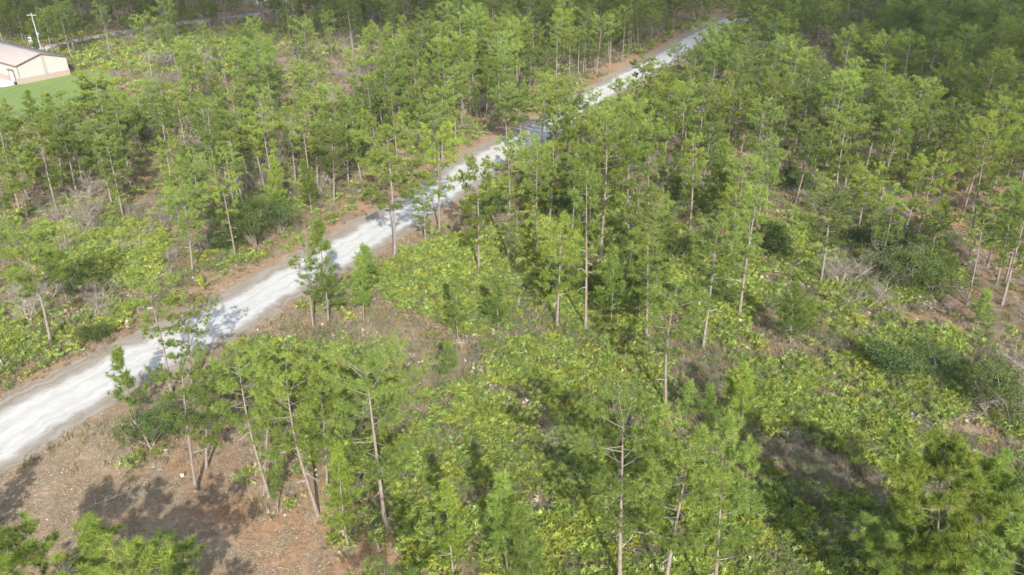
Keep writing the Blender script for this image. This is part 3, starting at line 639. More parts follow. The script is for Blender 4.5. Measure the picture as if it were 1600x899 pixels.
for j in range(4): a = j*1.7+.4; g.tube([[math.cos(a)*.15, math.sin(a)*.15, .07], [math.cos(a)*.42, math.sin(a)*.42, -.03]], [.06, .03], M_STUMP, 5)
o = part('stump', g.mesh('stump'), None); o.location = (px, py, float(terrain(px, py)[0])); setp(o, 'weathered grey stump in the shadow between road and bottom left pine', 'stump')

# ------------------------------------------------------------------ trees
PLACED = []
def place_pine(x, y, h, sxy_R, kind, label, group, tilt=(0, 0), seed=0, parts=True):
    rng = random.Random(seed*7919+int(x*13)+int(y*29)); P = rng.choice(PINES[kind]) if sxy_R is None else min(PINES[kind], key=lambda p: abs(p['R']/p['h']-sxy_R/h)+rng.random()*.02)
    sz = h/P['h']; sx = sz if sxy_R is None else min(max(sxy_R/P['R'], sz*.75), sz*(1.9 if kind == 'big' else 1.35))
    r = empty('pine_tree', (x, y, float(terrain(x, y)[0])-.03), label, 'pine tree', group)
    r.rotation_euler = (0, 0, 0); M = Matrix.Rotation(tilt[1], 4, 'Y') @ Matrix.Rotation(tilt[0], 4, 'X') @ Matrix.Rotation(rng.uniform(0, 6.28), 4, 'Z'); r.rotation_euler = M.to_euler(); r.scale = (sx, sx, sz)
    part('trunk', P['trunk'], r); part('crown', P['crown'], r)
    if parts:
        for l in P['limbs']: part('limb', l, r)
    PLACED.append((x, y, max(1.6, .75*P['R']*sx))); return r

# (base x, base y, top x, top y, crown width in px, kind, label)
HERO = [
 (110, 1010, 85, 862, 260, 'big', 'large bright pine crown cut off by the bottom left corner'),
 (262, 1010, 225, 895, 190, 'big', 'low pine crown on the bottom edge, just right of the corner crown'),
 (-38, 860, 0, 738, 75, 'cone', 'bushy young pine poking in at the left edge above the corner crown'),
 (307, 770, 283, 572, 105, 'round', 'pine with slim white leaning trunk on bare straw beside the long shadow'),
 (323, 736, 335, 610, 70, 'narrow', 'short pine hidden behind the one with the slim white leaning trunk'),
 (268, 618, 230, 442, 95, 'sparse', 'wispy pine over the near edge of the white road'),
 (300, 610, 300, 470, 90, 'sparse', 'open pine reaching bare twigs out over the white road'),
 (212, 655, 180, 545, 55, 'young', 'small spindly pine standing against the white road'),
 (421, 780, 372, 563, 105, 'round', 'tall pine left of the twin trunks in the foreground clump'),
 (413, 777, 420, 600, 60, 'narrow', 'slim pine touching the tall one in the foreground clump'),
 (435, 803, 425, 700, 40, 'young', 'short sapling on straw at the foot of the foreground clump'),
 (497, 808, 452, 572, 115, 'round', 'twin trunked looking pine in the middle of the foreground clump'),
 (512, 775, 500, 590, 80, 'round', 'slender pine behind the middle of the foreground clump'),
 (545, 860, 520, 690, 75, 'cone', 'short bushy pine on bare straw left of the thick trunk'),
 (603, 830, 566, 572, 165, 'broad', 'big foreground pine with thick pale trunk and bare side limbs'),
 (708, 905, 702, 755, 70, 'cone', 'small pine with forked pale stem on the bottom edge'),
 (795, 905, 787, 735, 75, 'cone', 'dark young pine on the bottom edge among palmettos'),
 (835, 960, 820, 790, 80, 'cone', 'leafy young pine on the bottom edge, right of the dark one'),
 (968, 918, 975, 652, 170, 'broad', 'large hazy pine with straight pale trunk at bottom centre'),
 (1036, 930, 1080, 668, 175, 'broad', 'large pine with crooked trunk at bottom centre right'),
 (1115, 960, 1130, 690, 110, 'round', 'yellow green pine behind the crooked trunk at bottom'),
 (1452, 1010, 1480, 722, 180, 'big', 'largest bright pine crown in the lower right corner'),
 (1570, 1000, 1600, 740, 170, 'big', 'pine crown against the right edge in the lower corner'),
 (1420, 1020, 1440, 845, 160, 'big', 'pine crown low on the bottom edge under the largest right crown'),
 (1560, 1080, 1560, 860, 180, 'big', 'pine crown in the extreme bottom right corner'),
 (1040, 638, 1060, 452, 100, 'round', 'solitary pine with tall bare trunk in the dry brush, centre'),
 (1160, 678, 1165, 565, 55, 'cone', 'rightmost of the young pines in the brush behind the crooked trunk'),
 (1142, 663, 1140, 585, 36, 'young', 'tiny pine between two young pines in the dry brush'),
 (1110, 668, 1112, 598, 40, 'young', 'middle young pine in dry brush right of the solitary bare trunk'),
 (1072, 655, 1076, 592, 38, 'young', 'young pine just right of the base of the solitary bare trunk'),
 (870, 512, 873, 345, 80, 'round', 'pine at the edge of the brown clearing casting a trunk shadow'),
 (938, 407, 947, 205, 118, 'broad', 'tallest central pine with thick reddish trunk and spreading limbs'),
 (982, 377, 990, 198, 62, 'round', 'tall slim pine right behind the thick reddish trunk'),
 (1013, 342, 1020, 195, 66, 'round', 'pine with pale trunk at the top of the central stand'),
 (915, 518, 918, 262, 50, 'narrow', 'very thin tall pine between clearing and thick reddish trunk'),
 (954, 507, 960, 383, 62, 'cone', 'small pine behind the dark shadow patch in the clearing'),
 (1025, 472, 1030, 342, 85, 'round', 'round crowned pine of the close pair above the solitary pine'),
 (1010, 523, 1012, 360, 66, 'narrow', 'front pine of the close pair above the solitary pine'),
 (998, 500, 1000, 405, 50, 'cone', 'short pine left of the close pair'),
 (1098, 547, 1120, 355, 92, 'round', 'right leaning pine at the upper edge of the dry brush'),
 (1155, 497, 1182, 292, 60, 'narrow', 'tall slender right leaning pine in front of the green palmettos'),
 (1162, 440, 1172, 335, 50, 'narrow', 'thin pine behind the slender right leaning one'),
 (748, 428, 745, 255, 66, 'round', 'pine with white trunk standing in the roadside palmetto patch'),
 (794, 410, 790, 240, 74, 'sparse', 'open crowned pine right of the white trunk in the palmettos'),
 (806, 428, 806, 335, 36, 'narrow', 'short thin pine at the right end of the roadside palmetto patch'),
 (617, 402, 609, 198, 112, 'broad', 'broad pine on the near roadside overhanging the white sand'),
 (687, 363, 683, 205, 80, 'broad', 'pine with thick orange trunk on the near roadside'),
 (665, 380, 657, 290, 46, 'narrow', 'small pine between the two big roadside pines'),
 (831, 322, 832, 215, 55, 'round', 'pine right of the open road gap with dark trunk'),
 (840, 399, 842, 228, 62, 'round', 'pine with pale trunk in the stand above the palmettos'),
 (858, 352, 862, 225, 58, 'narrow', 'narrow pine in the middle of the central stand'),
 (892, 380, 893, 250, 55, 'round', 'pine left of the tallest central pine'),
 (793, 229, 790, 140, 60, 'round', 'dark trunked pine on the far edge of the road gap'),
 (814, 234, 812, 143, 62, 'round', 'thin dark trunk standing directly against the white road gap'),
 (681, 264, 675, 170, 66, 'round', 'pine beside the small brown opening on the far roadside'),
 (490, 514, 468, 375, 70, 'sparse', 'open young pine leaning left beside the road'),
 (514, 512, 495, 340, 72, 'cone', 'pointed dark green young pine beside the road'),
 (568, 502, 560, 400, 42, 'young', 'small light young pine right of the pointed roadside pine'),
 (578, 457, 571, 382, 44, 'young', 'slim young pine behind the small light one near the road'),
 (715, 530, 713, 425, 42, 'cone', 'narrow young pine in the lower part of the roadside palmettos'),
 (779, 522, 777, 432, 44, 'young', 'small young pine at the lower right of the roadside palmettos'),
 (698, 592, 699, 532, 42, 'young', 'stubby pine below the edge of the roadside palmettos'),
 (1281, 449, 1300, 313, 94, 'round', 'full pine standing in the large right palmetto patch'),
 (1340, 366, 1357, 267, 62, 'round', 'pine above the dark oak thicket at right'),
 (1235, 538, 1243, 440, 62, 'cone', 'small pine below the right palmetto patch'),
 (1263, 523, 1270, 465, 42, 'young', 'little pine right of the small pine below the palmettos'),
 (1471, 372, 1478, 312, 42, 'young', 'short mushroom shaped pine on orange straw at right'),
 (1515, 412, 1542, 235, 66, 'sparse', 'tall leaning pine with pale trunk over the fallen log'),
 (1542, 420, 1568, 280, 56, 'narrow', 'second leaning pine right of the fallen log'),
 (1557, 446, 1590, 300, 56, 'round', 'third leaning pine right of the fallen log'),
 (1571, 443, 1606, 290, 60, 'narrow', 'slim leaning pine near the right edge above the pale straw'),
 (1510, 478, 1540, 330, 56, 'sparse', 'dark trunked pine at the right end of the palmetto patch'),
 (1565, 478, 1618, 300, 86, 'round', 'thick leaning pine at the right edge above the bare grey shrub'),
 (1525, 516, 1545, 455, 50, 'young', 'young pine in front of the dark trunk at right'),
 (1189, 288, 1196, 168, 62, 'round', 'round topped pine in the shaded stand, upper right of centre'),
 (1253, 278, 1268, 196, 55, 'round', 'pine with pale trunk in the shaded right stand'),
 (1289, 266, 1318, 118, 66, 'round', 'tall pine with long pale trunk in the shaded right stand'),
 (1353, 268, 1372, 178, 68, 'sparse', 'sparse grey green pine in the shaded right stand'),
 (1428, 308, 1448, 232, 52, 'narrow', 'slim pine left of the orange straw opening'),
 (1468, 308, 1482, 225, 60, 'round', 'pine above the orange straw opening at right'),
 (1118, 344, 1130, 215, 70, 'cone', 'pointed light green pine right of the central stand'),
 (1150, 372, 1166, 248, 72, 'round', 'light green pine below the pointed one'),
 (1140, 400, 1152, 300, 60, 'round', 'lower light green pine right of the central stand'),
 (80, 542, 38, 366, 125, 'broad', 'bright yellow green pine at the left edge beside the road'),
 (105, 470, 80, 400, 60, 'round', 'short yellow green pine behind the bright left edge pine'),
 (368, 404, 350, 284, 52, 'sparse', 'half dead pine with pale bare limbs left of the oak thicket'),
 (325, 386, 306, 262, 72, 'round', 'pine with thick straight trunk left of the oak thicket'),
 (301, 428, 283, 300, 75, 'round', 'pine nearest the road on the far side, left of the oak thicket'),
 (308, 175, 288, 70, 48, 'round', 'tall pine with long white double trunk behind the lawn'),
 (316, 176, 300, 85, 34, 'narrow', 'partner of the tall white trunk behind the lawn'),
 (178, 241, 154, 117, 78, 'round', 'big dark pine in front of the lawn'),
 (170, 238, 138, 128, 60, 'round', 'pine leaning left of the big dark one in front of the lawn'),
 (98, 293, 78, 184, 64, 'round', 'pine with leaning pale trunk below the lawn'),
 (245, 208, 228, 130, 52, 'round', 'slim pine right of the big dark pine by the lawn'),
 (52, 200, 42, 140, 36, 'cone', 'dark shrubby pine at the near edge of the lawn, left'),
 (80, 196, 74, 145, 30, 'cone', 'dark shrubby pine at the near edge of the lawn, right'),
 (107, 172, 105, 155, 14, 'young', 'tiny dark pine on the near corner of the lawn'),
 (388, 144, 374, 54, 58, 'broad', 'left pine of the flat topped pair beyond the lawn'),
 (405, 144, 404, 62, 56, 'broad', 'right pine of the flat topped pair beyond the lawn'),
 (13, 367, 2, 280, 46, 'round', 'pine on the left edge above the palmetto clearing'),
 (43, 341, 32, 240, 56, 'round', 'second pine from the left above the palmetto clearing'),
 (522, 318, 518, 205, 62, 'round', 'pine over the dark straw opening on the far roadside'),
 (545, 296, 540, 190, 60, 'round', 'light green pine right of the dark straw opening'),
 (497, 300, 488, 200, 64, 'round', 'pine left of the dark straw opening on the far roadside'),
 (1, 1150, -60, 900, 150, 'broad', None),
]
rng = np.random.default_rng(77)
for i, (bx_, by_, tx, ty, cw, kind, lab) in enumerate(HERO):
    x, y = ground(bx_, by_)
    if y < 14: y = 14.0
    hs = np.arange(1, 26, .05); h = float(min(hs, key=lambda q: abs(proj(x, y, q)[1]-ty))); h = min(h, 17.0)
    zf = depth(x, y, h*.8); dx = (tx-proj(x, y, h)[0])*depth(x, y, h)/FPX; tl = max(-.17, min(.17, math.atan2(dx, h)))
    place_pine(x, y, h, cw*zf/FPX/2, kind, lab or 'pine beyond the bottom left corner', 'pine trees of the forest', (rng.normal()*.02, tl), seed=i)
# trees standing just outside the lower frame edge whose shadows fall on the bare ground in view
for (sx_, sy_, z, kind, h) in ((335, 838, 9, 'round', 12), (600, 872, 9, 'round', 11.8), (1380, 860, 9, 'round', 12)):
    gx, gy = ground(sx_, sy_); L = z/math.tan(SUN_EL); x, y = gx+L*math.sin(SUN_AZ), gy-L*math.cos(SUN_AZ)
    place_pine(x, y, h, None, kind, {335: 'pine below the view casting the big shadow on bare ground', 600: 'pine below the view whose shadow reaches the thick trunk', 1380: 'pine below the view shading the lower right brush'}[sx_], 'pines below the view')

# random forest --------------------------------------------------------------
def dart(rng, cand, rad, seeds):
    cell = {}; R = 4.4; out = []
    def key(p): return int(p[0]//R), int(p[1]//R)
    for (x, y, r) in seeds: cell.setdefault(key((x, y)), []).append((x, y, r))
    for (x, y), r in zip(cand, rad):
        k = key((x, y)); ok = True
        for a in (-1, 0, 1):
            for c in (-1, 0, 1):
                for (u, v, w) in cell.get((k[0]+a, k[1]+c), ()):
                    if (u-x)**2+(v-y)**2 < max(r, w*.9)**2: ok = False; break
                if not ok: break
            if not ok: break
        if ok: out.append((x, y, r)); cell.setdefault(k, []).append((x, y, r))
    return out
rng = np.random.default_rng(11)
def wedge(rng, n, y0, y1, wide=1.12):
    y = np.sqrt(rng.uniform(y0*y0, y1*y1, n)); x = rng.uniform(-1, 1, n)*(y*.60+14)*wide; return np.stack([x, y], 1)
cand = wedge(rng, 50000, 50, 460); Q = projv(cand); d = seg_dist(cand, ROAD)
dens = np.ones(len(cand))*.8
def cut(poly, v, P=None): 
    mk = inpoly(Q, poly); dens[mk] = np.minimum(dens[mk], v)
dens *= np.where(vnoise(cand[:, 0], cand[:, 1], 22, 4) < .33, .25, 1)*np.where(vnoise(cand[:, 0], cand[:, 1], 9, 5) < .36, .1, 1)
cut([(-900, 340), (0, 345), (280, 345), (300, 430), (420, 360), (520, 325), (640, 275), (700, 285), (900, 300), (900, 440), (3000, 440), (3000, 2000), (-900, 2000)], 0)
cut([(640, 262), (700, 285), (900, 285), (1060, 330), (1060, 440), (900, 450), (640, 420)], .4)
cut([(560, 345), (655, 300), (690, 300), (700, 400), (620, 420)], .06)
cut([(1000, 330), (1600, 330), (3000, 330), (3000, 450), (1000, 450)], .16)
cut([(1000, 285), (1500, 285), (3000, 285), (3000, 340), (1000, 340)], .5)
cut(POLY['palmG'], 0); cut(POLY['palmH'], .25); cut([(0, 300), (260, 300), (300, 345), (0, 360)], .35)
cut([(120, 40), (430, 46), (440, 130), (345, 165), (215, 200), (120, 110)], .03); cut([(-400, 300), (-400, 100), (-10, 84), (170, 106), (200, 120), (175, 165), (120, 178), (60, 225), (-100, 330)], 0); cut([(60, 110), (185, 112), (215, 190), (200, 262), (60, 262)], 0); cut([(-200, 90), (60, 90), (70, 285), (-200, 300)], 0)
cut([(420, 120), (430, 60), (600, 52), (600, 196), (440, 200)], .02); cut([(370, -60), (480, -60), (470, 60), (380, 60)], .08); cut([(365, -12), (470, -12), (455, 9), (380, 10)], 0.0)
cut([(1380, 300), (1500, 320), (1640, 380), (1640, 460), (1480, 400), (1370, 360)], .06); cut([(1525, -10), (1575, -10), (1580, 70), (1540, 60)], .1)
cut([(280, 132), (345, 128), (360, 200), (300, 205)], .1); cut([(1060, -6), (1110, -6), (1095, 16), (1070, 20)], .15)
dens[np.abs(seg_dist(cand, FAR_ROAD)) < 3.6] = 0
dens[(np.abs(d) < np.where(cand[:, 1] < 100, 4.0, 5.0))] = 0; dens[(d > 0) & (d < 9.5) & (cand[:, 1] > 100)] *= .12; dens[(d > 0) & (d < 13) & (cand[:, 1] > 100)] *= .6; dens[(d > 0) & (d < 13) & (cand[:, 1] > 135)] *= .25; dens[(d > 0) & (d < 17) & (cand[:, 1] > 165)] *= .35; dens[(d < 0) & (d > -6.5) & (cand[:, 1] > 135)] = 0
dens[(d < 0) & (np.abs(d) < 10) & (cand[:, 1] < 105)] = 0
cut([(1380, 150), (1640, 150), (1700, 330), (1360, 330)], .55)
cand = cand[rng.random(len(cand)) < dens]
cr = 3.4*rng.uniform(.75, 1.25, len(cand))
TREES = dart(rng, cand, cr, PLACED); TREES.sort(key=lambda t: t[1]+abs(t[0])*.2)
NIND = 300-len(HERO)-3
def vis(t):
    q = proj(t[0], t[1], 6); return -30 < q[0] < 1630
ind, rest = [], []
for t in TREES:
    (ind if (len(ind) < NIND and vis(t)) else rest).append(t)
ORD = ['first', 'second', 'third', 'fourth', 'fifth', 'sixth', 'seventh', 'eighth', 'ninth', 'tenth', 'eleventh', 'twelfth', 'thirteenth', 'fourteenth', 'fifteenth', 'sixteenth', 'seventeenth', 'eighteenth', 'nineteenth', 'twentieth']
def zone(t):
    q = proj(t[0], t[1]); s = seg_dist(np.array([[t[0], t[1]]]), ROAD)[0]
    if s < 0:
        if q[0] < 260: return 'forest left of the tall white double trunk'
        if q[0] < 480: return 'stand above the oak thicket on the far roadside'
        if q[0] < 700: return 'stand left of the road gap'
        return 'stand beyond the road gap'
    if q[0] < 1000: return 'central stand near the road'
    if q[0] < 1200: return 'stand right of the tallest central pine'
    if q[0] < 1380: return 'shaded stand above the right palmetto patch'
    return 'shaded stand above the orange straw at right'
zs_ = {}
for t in ind: zs_.setdefault(zone(t), []).append(t)
ROWN = ['front row', 'second row', 'third row', 'fourth row', 'fifth row', 'sixth row', 'seventh row', 'eighth row', 'ninth row']
for zn, ts in zs_.items():
    ts.sort(key=lambda t: t[1]); k = 0; row = 0
    while k < len(ts):
        grp = sorted(ts[k:k+9], key=lambda t: proj(t[0], t[1], 6)[0]); k += 9
        for j, t in enumerate(grp):
            r_ = random.Random(int(t[0]*31)+int(t[1]*17)); kind = r_.choice(['round', 'round', 'round', 'round', 'narrow', 'broad', 'sparse', 'cone']); h = r_.uniform(7.6, 12.8) if kind != 'cone' else r_.uniform(5.5, 8.5)
            place_pine(t[0], t[1], h, None, kind, f"{ORD[j]} pine from the left, {ROWN[min(row, 8)]}, {zn}", 'pine trees of the forest', (r_.gauss(0, .03), r_.gauss(0, .035)), 3, parts=False)
        row += 1
P = np.array([(t[0], t[1]) for t in rest]); n = len(P); kinds = rng.integers(0, len(FAR_MESH), n); hh = np.array([[p['h'] for k in ('round', 'narrow', 'broad', 'sparse', 'cone') for p in PINES[k]][i] for i in kinds])
tgt = rng.uniform(6.8, 12.8, n)*np.where(kinds >= 13, .66, 1); s = tgt/hh
scatter('distant_pine_forest', 'dense pine forest filling the distance to the top of the view', 'pine forest', C_PINE, P, kinds, rnd_rot(rng, n, .035), np.stack([s*rng.uniform(.9, 1.15, n), s*rng.uniform(.9, 1.15, n), s], 1))
print('trees', len(HERO), len(ind), n)

# ------------------------------------------------------------------ leafy and bare shrubs
BUSH = [make_bush(400, 5.2, 3.4, 9, 330, 18), make_bush(401, 4.2, 2.9, 8, 260, 18), make_bush(402, 3.0, 2.0, 6, 170, 18), make_bush(403, 4.8, 3.0, 9, 300, 18)]
def place_bush(bx_, by_, w_px, label, i=0, name='oak_shrub', cat='shrub', hz=1.0):
    x, y = ground(bx_, by_); W = w_px*depth(x, y)/FPX; B = BUSH[i]; w0 = (5.2, 4.2, 3.0, 4.8)[i]; s = W/w0
    s *= 1.25; r = empty(name, (x, y, float(terrain(x, y)[0])), label, cat, 'leafy shrubs under the pines', rz=random.Random(int(bx_)).uniform(0, 6)); r.scale = (s, s, s*hz); part('stem', B['stem'], r); part('crown', B['crown'], r)
for a in ((400, 385, 90, 'largest dark green oak thicket on the far side of the road', 0), (440, 362, 62, 'dark oak shrub at the right end of the roadside thicket', 1), (395, 350, 70, 'dark oak shrub behind the roadside thicket', 3), (350, 392, 40, 'small oak shrub at the left foot of the roadside thicket', 2),
          (238, 700, 92, 'green oak shrub above the palmetto clump on bare ground, lower left', 1), (1408, 452, 105, 'darkest oak thicket in the right palmetto patch', 0), (1455, 462, 90, 'dark oak shrub at the right end of the palmetto patch', 3), (1385, 405, 80, 'oak shrub at the back of the right palmetto patch', 1),
          (1360, 385, 60, 'bright green oak shrub above the right palmetto patch', 2), (1215, 400, 60, 'dark shrub left of the full pine in the right palmettos', 2), (900, 350, 70, 'dark oak shrub left of the tallest central pine', 1), (870, 330, 52, 'dark shrub under the pines of the central stand', 2),
          (770, 345, 52, 'dark shrub behind the roadside palmetto patch', 2), (905, 455, 60, 'green shrub between the thin tall pine and the palmettos', 2), (1060, 410, 58, 'dark shrub right of the round crowned pair', 2), (205, 210, 46, 'dark oak thicket beside the big pine by the lawn', 0),
          (1245, 300, 52, 'oak shrub under the shaded right stand', 2), (1130, 470, 50, 'shrub at the foot of the slender right leaning pine', 2), (150, 535, 46, 'green shrub beside the bright left edge pine', 2), (1460, 585, 70, 'low dark green shrub in the lower right brush', 3),
          (1395, 585, 80, 'dark shrub left of the low dark green one at right', 2), (1555, 640, 110, 'dark shrub below the bare grey shrub at right edge', 1), (845, 460, 50, 'dark shrub behind the brown clearing', 2), (970, 455, 56, 'dark green shrub behind the small pine in the clearing', 2)):
    place_bush(*a, hz=1.0)
BARE = [make_bare(500, 3.4, 4, 4, .7), make_bare(501, 3.0, 4, 3, .5), make_bare(502, 2.2, 3, 5, .8)]
BM = []
for i, g in enumerate(BARE): BM.append(g.mesh(f"bare_shrub_{i}"))
def place_bare(bx_, by_, H, label, i, sp=1.0):
    x, y = ground(bx_, by_); s = H/(3.4, 3.0, 2.2)[i]; o = part('bare_shrub', BM[i], None); o.location = (x, y, float(terrain(x, y)[0])); o.scale = (s*sp, s*sp, s); o.rotation_euler = (0, 0, bx_ % 6); setp(o, label, 'shrub', 'bare grey shrubs')
for a in ((1590, 640, 4.2, 'large bare grey shrub at the right edge', 0, 1.3), (1545, 655, 3.2, 'bare grey shrub left of the large one at the right edge', 1, 1.3), (1600, 590, 3.4, 'bare grey shrub behind the large one at the right edge', 0, 1.2),
          (165, 460, 2.2, 'grey leafless shrub beside the bright left edge pine', 2, 1.4), (205, 395, 2.2, 'grey leafless shrub right in the far side palmetto clearing', 2, 1.3), (270, 410, 2.4, 'leafless shrub near the pine by the far roadside', 1, 1.2), (25, 470, 2.6, 'dark leafless shrub below the bright left edge pine', 0, 1.1),
          (1415, 360, 3.4, 'pale leafless shrub beside the dead snag at right', 1, 1.1), (540, 480, 1.8, 'brown leafless brush beside the pointed roadside pine', 2, 1.4), (700, 690, 1.8, 'grey leafless bush among the central palmettos', 2, 1.1), (860, 700, 1.8, 'grey leafless bush in the shaded hollow of palmettos', 2, 1.3),
          (1265, 780, 2.2, 'grey leafless shrub in the dark hollow at lower right', 0, 1.2), (1300, 840, 1.8, 'leafless shrub below the dark hollow at lower right', 2, 1.3), (1235, 700, 1.8, 'leafless shrub above the dark hollow at lower right', 2, 1.3), (250, 330, 2.4, 'leafless grey shrub above the palmetto clearing', 1, 1.3),
          (200, 335, 2.6, 'leafless grey shrub under the pines above the palmetto clearing', 0, 1.1), (100, 345, 2.4, 'brown leafless shrub at the upper left of the palmetto clearing', 2, 1.4), (30, 215, 2.6, 'grey leafless shrub on the near side of the lawn', 0, 1.4), (12, 180, 2.4, 'pinkish leafless shrub at left edge on the lawn', 1, 1.4)):
    place_bare(*a)
C_BARE = coll("bare", BM)
rb = np.random.default_rng(88); P = wedge(rb, 1500, 62, 300, 1.05); Q = projv(P)
k = (np.abs(seg_dist(P, ROAD)) > 9) & (np.abs(seg_dist(P, FAR_ROAD)) > 5) & ~inpoly(P, LAWN) & ~inpoly(Q, [(-200, 90), (170, 100), (170, 200), (-200, 260)]) & (vnoise(P[:, 0], P[:, 1], 16, 31) > .42) & ~inpoly(Q, [(300, 440), (600, 320), (1250, 440), (1300, 900), (300, 900)])
P = P[k]; n = len(P); s_ = rb.uniform(.7, 1.5, n)
scatter('leafless_undergrowth', 'grey leafless shrubs scattered through the understorey of the forest', 'undergrowth', C_BARE, P, rb.integers(0, 3, n), rnd_rot(rb, n), np.stack([s_*1.2, s_*1.2, s_], 1)); print('bare', n)
# dead snag
g = Geo(); rng2 = np.random.default_rng(9); g.tube([[0, 0, -.1], [.1, 0, 2], [.25, .05, 4.6]], [.14, .11, .05], M_DEADWOOD, 7)
sn = empty('dead_pine', (*ground(1410, 375), 0), 'pale broken dead snag with forked top above the right oak thicket', 'dead tree'); part('trunk', g.mesh('snag', True), sn)
for az, z0, L in ((2.8, 3.6, 1.5), (.3, 3.2, 1.2), (4.4, 2.8, .9), (1.4, 4.2, .9)):
    g = Geo(); p = np.array([.18, .02, z0]); dd = np.array([math.cos(az), math.sin(az), .7]); g.tube([p, p+dd*L*.5, p+dd*L*.8+[0, 0, .3]], [.06, .04, .015], M_DEADWOOD, 5); part('limb', g.mesh('snag_limb', True), sn)

# ------------------------------------------------------------------ palmettos that stand apart: things of their own
PALM_ME = [o.data for o in C_PALM.objects]
for i, (bx_, by_, s, lab) in enumerate(((205, 735, 1.5, 'palmetto clump alone on bare straw, lower left'), (225, 722, 1.3, 'palmetto at the foot of the lower left oak shrub'), (250, 715, 1.2, 'palmetto right under the lower left oak shrub'), (380, 758, 1.4, 'bright palmetto at the foot of the foreground clump, left'),
        (400, 745, 1.2, 'palmetto behind the bright one at the foreground clump'), (455, 800, 1.2, 'dark leafy palmetto by the middle trunk of the foreground clump'), (590, 838, 1.6, 'palmetto hugging the base of the thick foreground trunk'), (330, 415, 1.3, 'palmetto below the pine nearest the far roadside'),
        (355, 412, 1.2, 'palmetto at the foot of the half dead pine'), (315, 422, 1.1, 'small palmetto on the far roadside'), (552, 330, 1.2, 'lone palmetto on brown straw across the road'), (190, 490, 1.3, 'yellow tipped palmetto near the far roadside, left'),
        (165, 505, 1.3, 'palmetto beside the yellow tipped one, left'), (110, 535, 1.2, 'palmetto right of the bright left edge pine trunk'), (15, 545, 1.4, 'palmetto on the left edge beside the road'), (60, 545, 1.2, 'palmetto left of the bright left edge pine trunk'),
        (1412, 385, 1.5, 'pale palmetto on the ridge beside the dead snag'), (1440, 392, 1.5, 'pale palmetto on the orange straw edge, upper'), (1462, 408, 1.5, 'pale palmetto on the orange straw edge, lower'), (1290, 485, 1.2, 'palmetto at the lower left tip of the right patch'))):
    x, y = ground(bx_, by_); o = part('saw_palmetto', PALM_ME[i % 5], None); o.location = (x, y, float(terrain(x, y)[0])); o.scale = (s, s, s); o.rotation_euler = (0, 0, i*1.7); setp(o, lab, 'palmetto', 'palmettos standing apart')

# ------------------------------------------------------------------ ground cover scattered over its patches
rng = np.random.default_rng(21)
def area_pts(rng, per_m2, y0, y1, wide=1.0):
    A = (y1*y1-y0*y0)*.60*wide+28*(y1-y0); n = int(per_m2*A); y = rng.uniform(y0, y1, n*2); w = (y*.60+14)*wide
    keep = rng.random(n*2) < w/w.max(); y = y[keep][:n]; x = rng.uniform(-1, 1, len(y))*(y*.60+14)*wide; return np.stack([x, y], 1)
def clear(P, road=4.0): return (np.abs(seg_dist(P, ROAD)) > road) & (np.abs(seg_dist(P, FAR_ROAD)) > 2.8) & ~inpoly(P, LAWN) & ~(inpoly(projv(P), [(150, 740), (230, 735), (300, 800), (420, 830), (520, 870), (640, 930), (0, 1200), (-60, 830)]))
PK = [k for k in POLY if k.startswith('palm')]
P = area_pts(rng, 6.0, 26, 150); Q = projv(P); inp = np.zeros(len(P), bool)
for k in PK: inp |= inpoly(Q, POLY[k])
nz = vnoise(P[:, 0], P[:, 1], 2.6, 7)*.6+vnoise(P[:, 0], P[:, 1], 7, 8)*.4
pr = np.where(inp, np.where(nz > .28, .75, .25), 0.0)
cC = inpoly(Q, POLY['palmC']) | inpoly(Q, POLY['palmE']) | inpoly(Q, POLY['palmJ']); pr = np.where(cC, np.where(nz > .33, .68, .22), pr)
fr = ~inp & (P[:, 1] > 26); pr = np.where(fr, np.where(vnoise(P[:, 0], P[:, 1], 5, 12) > .52, .2, .04), pr)
pr[inpoly(Q, [(200, 560), (420, 640), (540, 900), (0, 1000), (-100, 700)])] = 0
pr[inpoly(Q, POLY['brushB'])] = .02; pr[inpoly(Q, POLY['strawR']) & ~inpoly(Q, POLY['palmD'])] *= .15
k = (rng.random(len(P)) < pr) & clear(P, 5.6); P1 = P[k]; n = len(P1)
P2 = area_pts(rng, .45, 150, 290); q2 = projv(P2); fl = inpoly(q2, POLY['field'])
k = clear(P2, 5) & (rng.random(len(P2)) < np.where(fl, .9, np.where(vnoise(P2[:, 0], P2[:, 1], 9, 3) > .5, .5, .08))); P2 = P2[k]
PP = np.concatenate([P1, P2]); n = len(PP); s = rng.uniform(.75, 1.3, n)*np.where(np.arange(n) < len(P1), 1, 1.5)
scatter('palmetto_thicket', 'yellow green saw palmetto thickets carpeting the ground between the pines', 'palmetto thicket', C_PALM, PP, rng.integers(0, 5, n), rnd_rot(rng, n, .12), np.stack([s, s, s*rng.uniform(.8, 1.2, n)], 1))
print('palmettos', n)
# dead palmetto leaves: along the near edges of the patches, and here and there inside
P = area_pts(rng, 2.0, 26, 140); Q = projv(P); inp = np.zeros(len(P), bool); below = np.zeros(len(P), bool)
for k in PK: inp |= inpoly(Q, POLY[k]); below |= inpoly(Q-np.array([0, 9]), POLY[k])
e = np.where(below & ~inp, .5, np.where(inp, .16, .02)); k = (rng.random(len(P)) < e) & clear(P, 5); P = P[k]; n = len(P); s = rng.uniform(.7, 1.2, n)
scatter('dead_palmetto_litter', 'pale grey dead palmetto fronds lying along the thicket edges', 'dead fronds', C_DEAD, P, rng.integers(0, 3, n), rnd_rot(rng, n, .15), np.stack([s, s, s], 1)); print('dead', n)
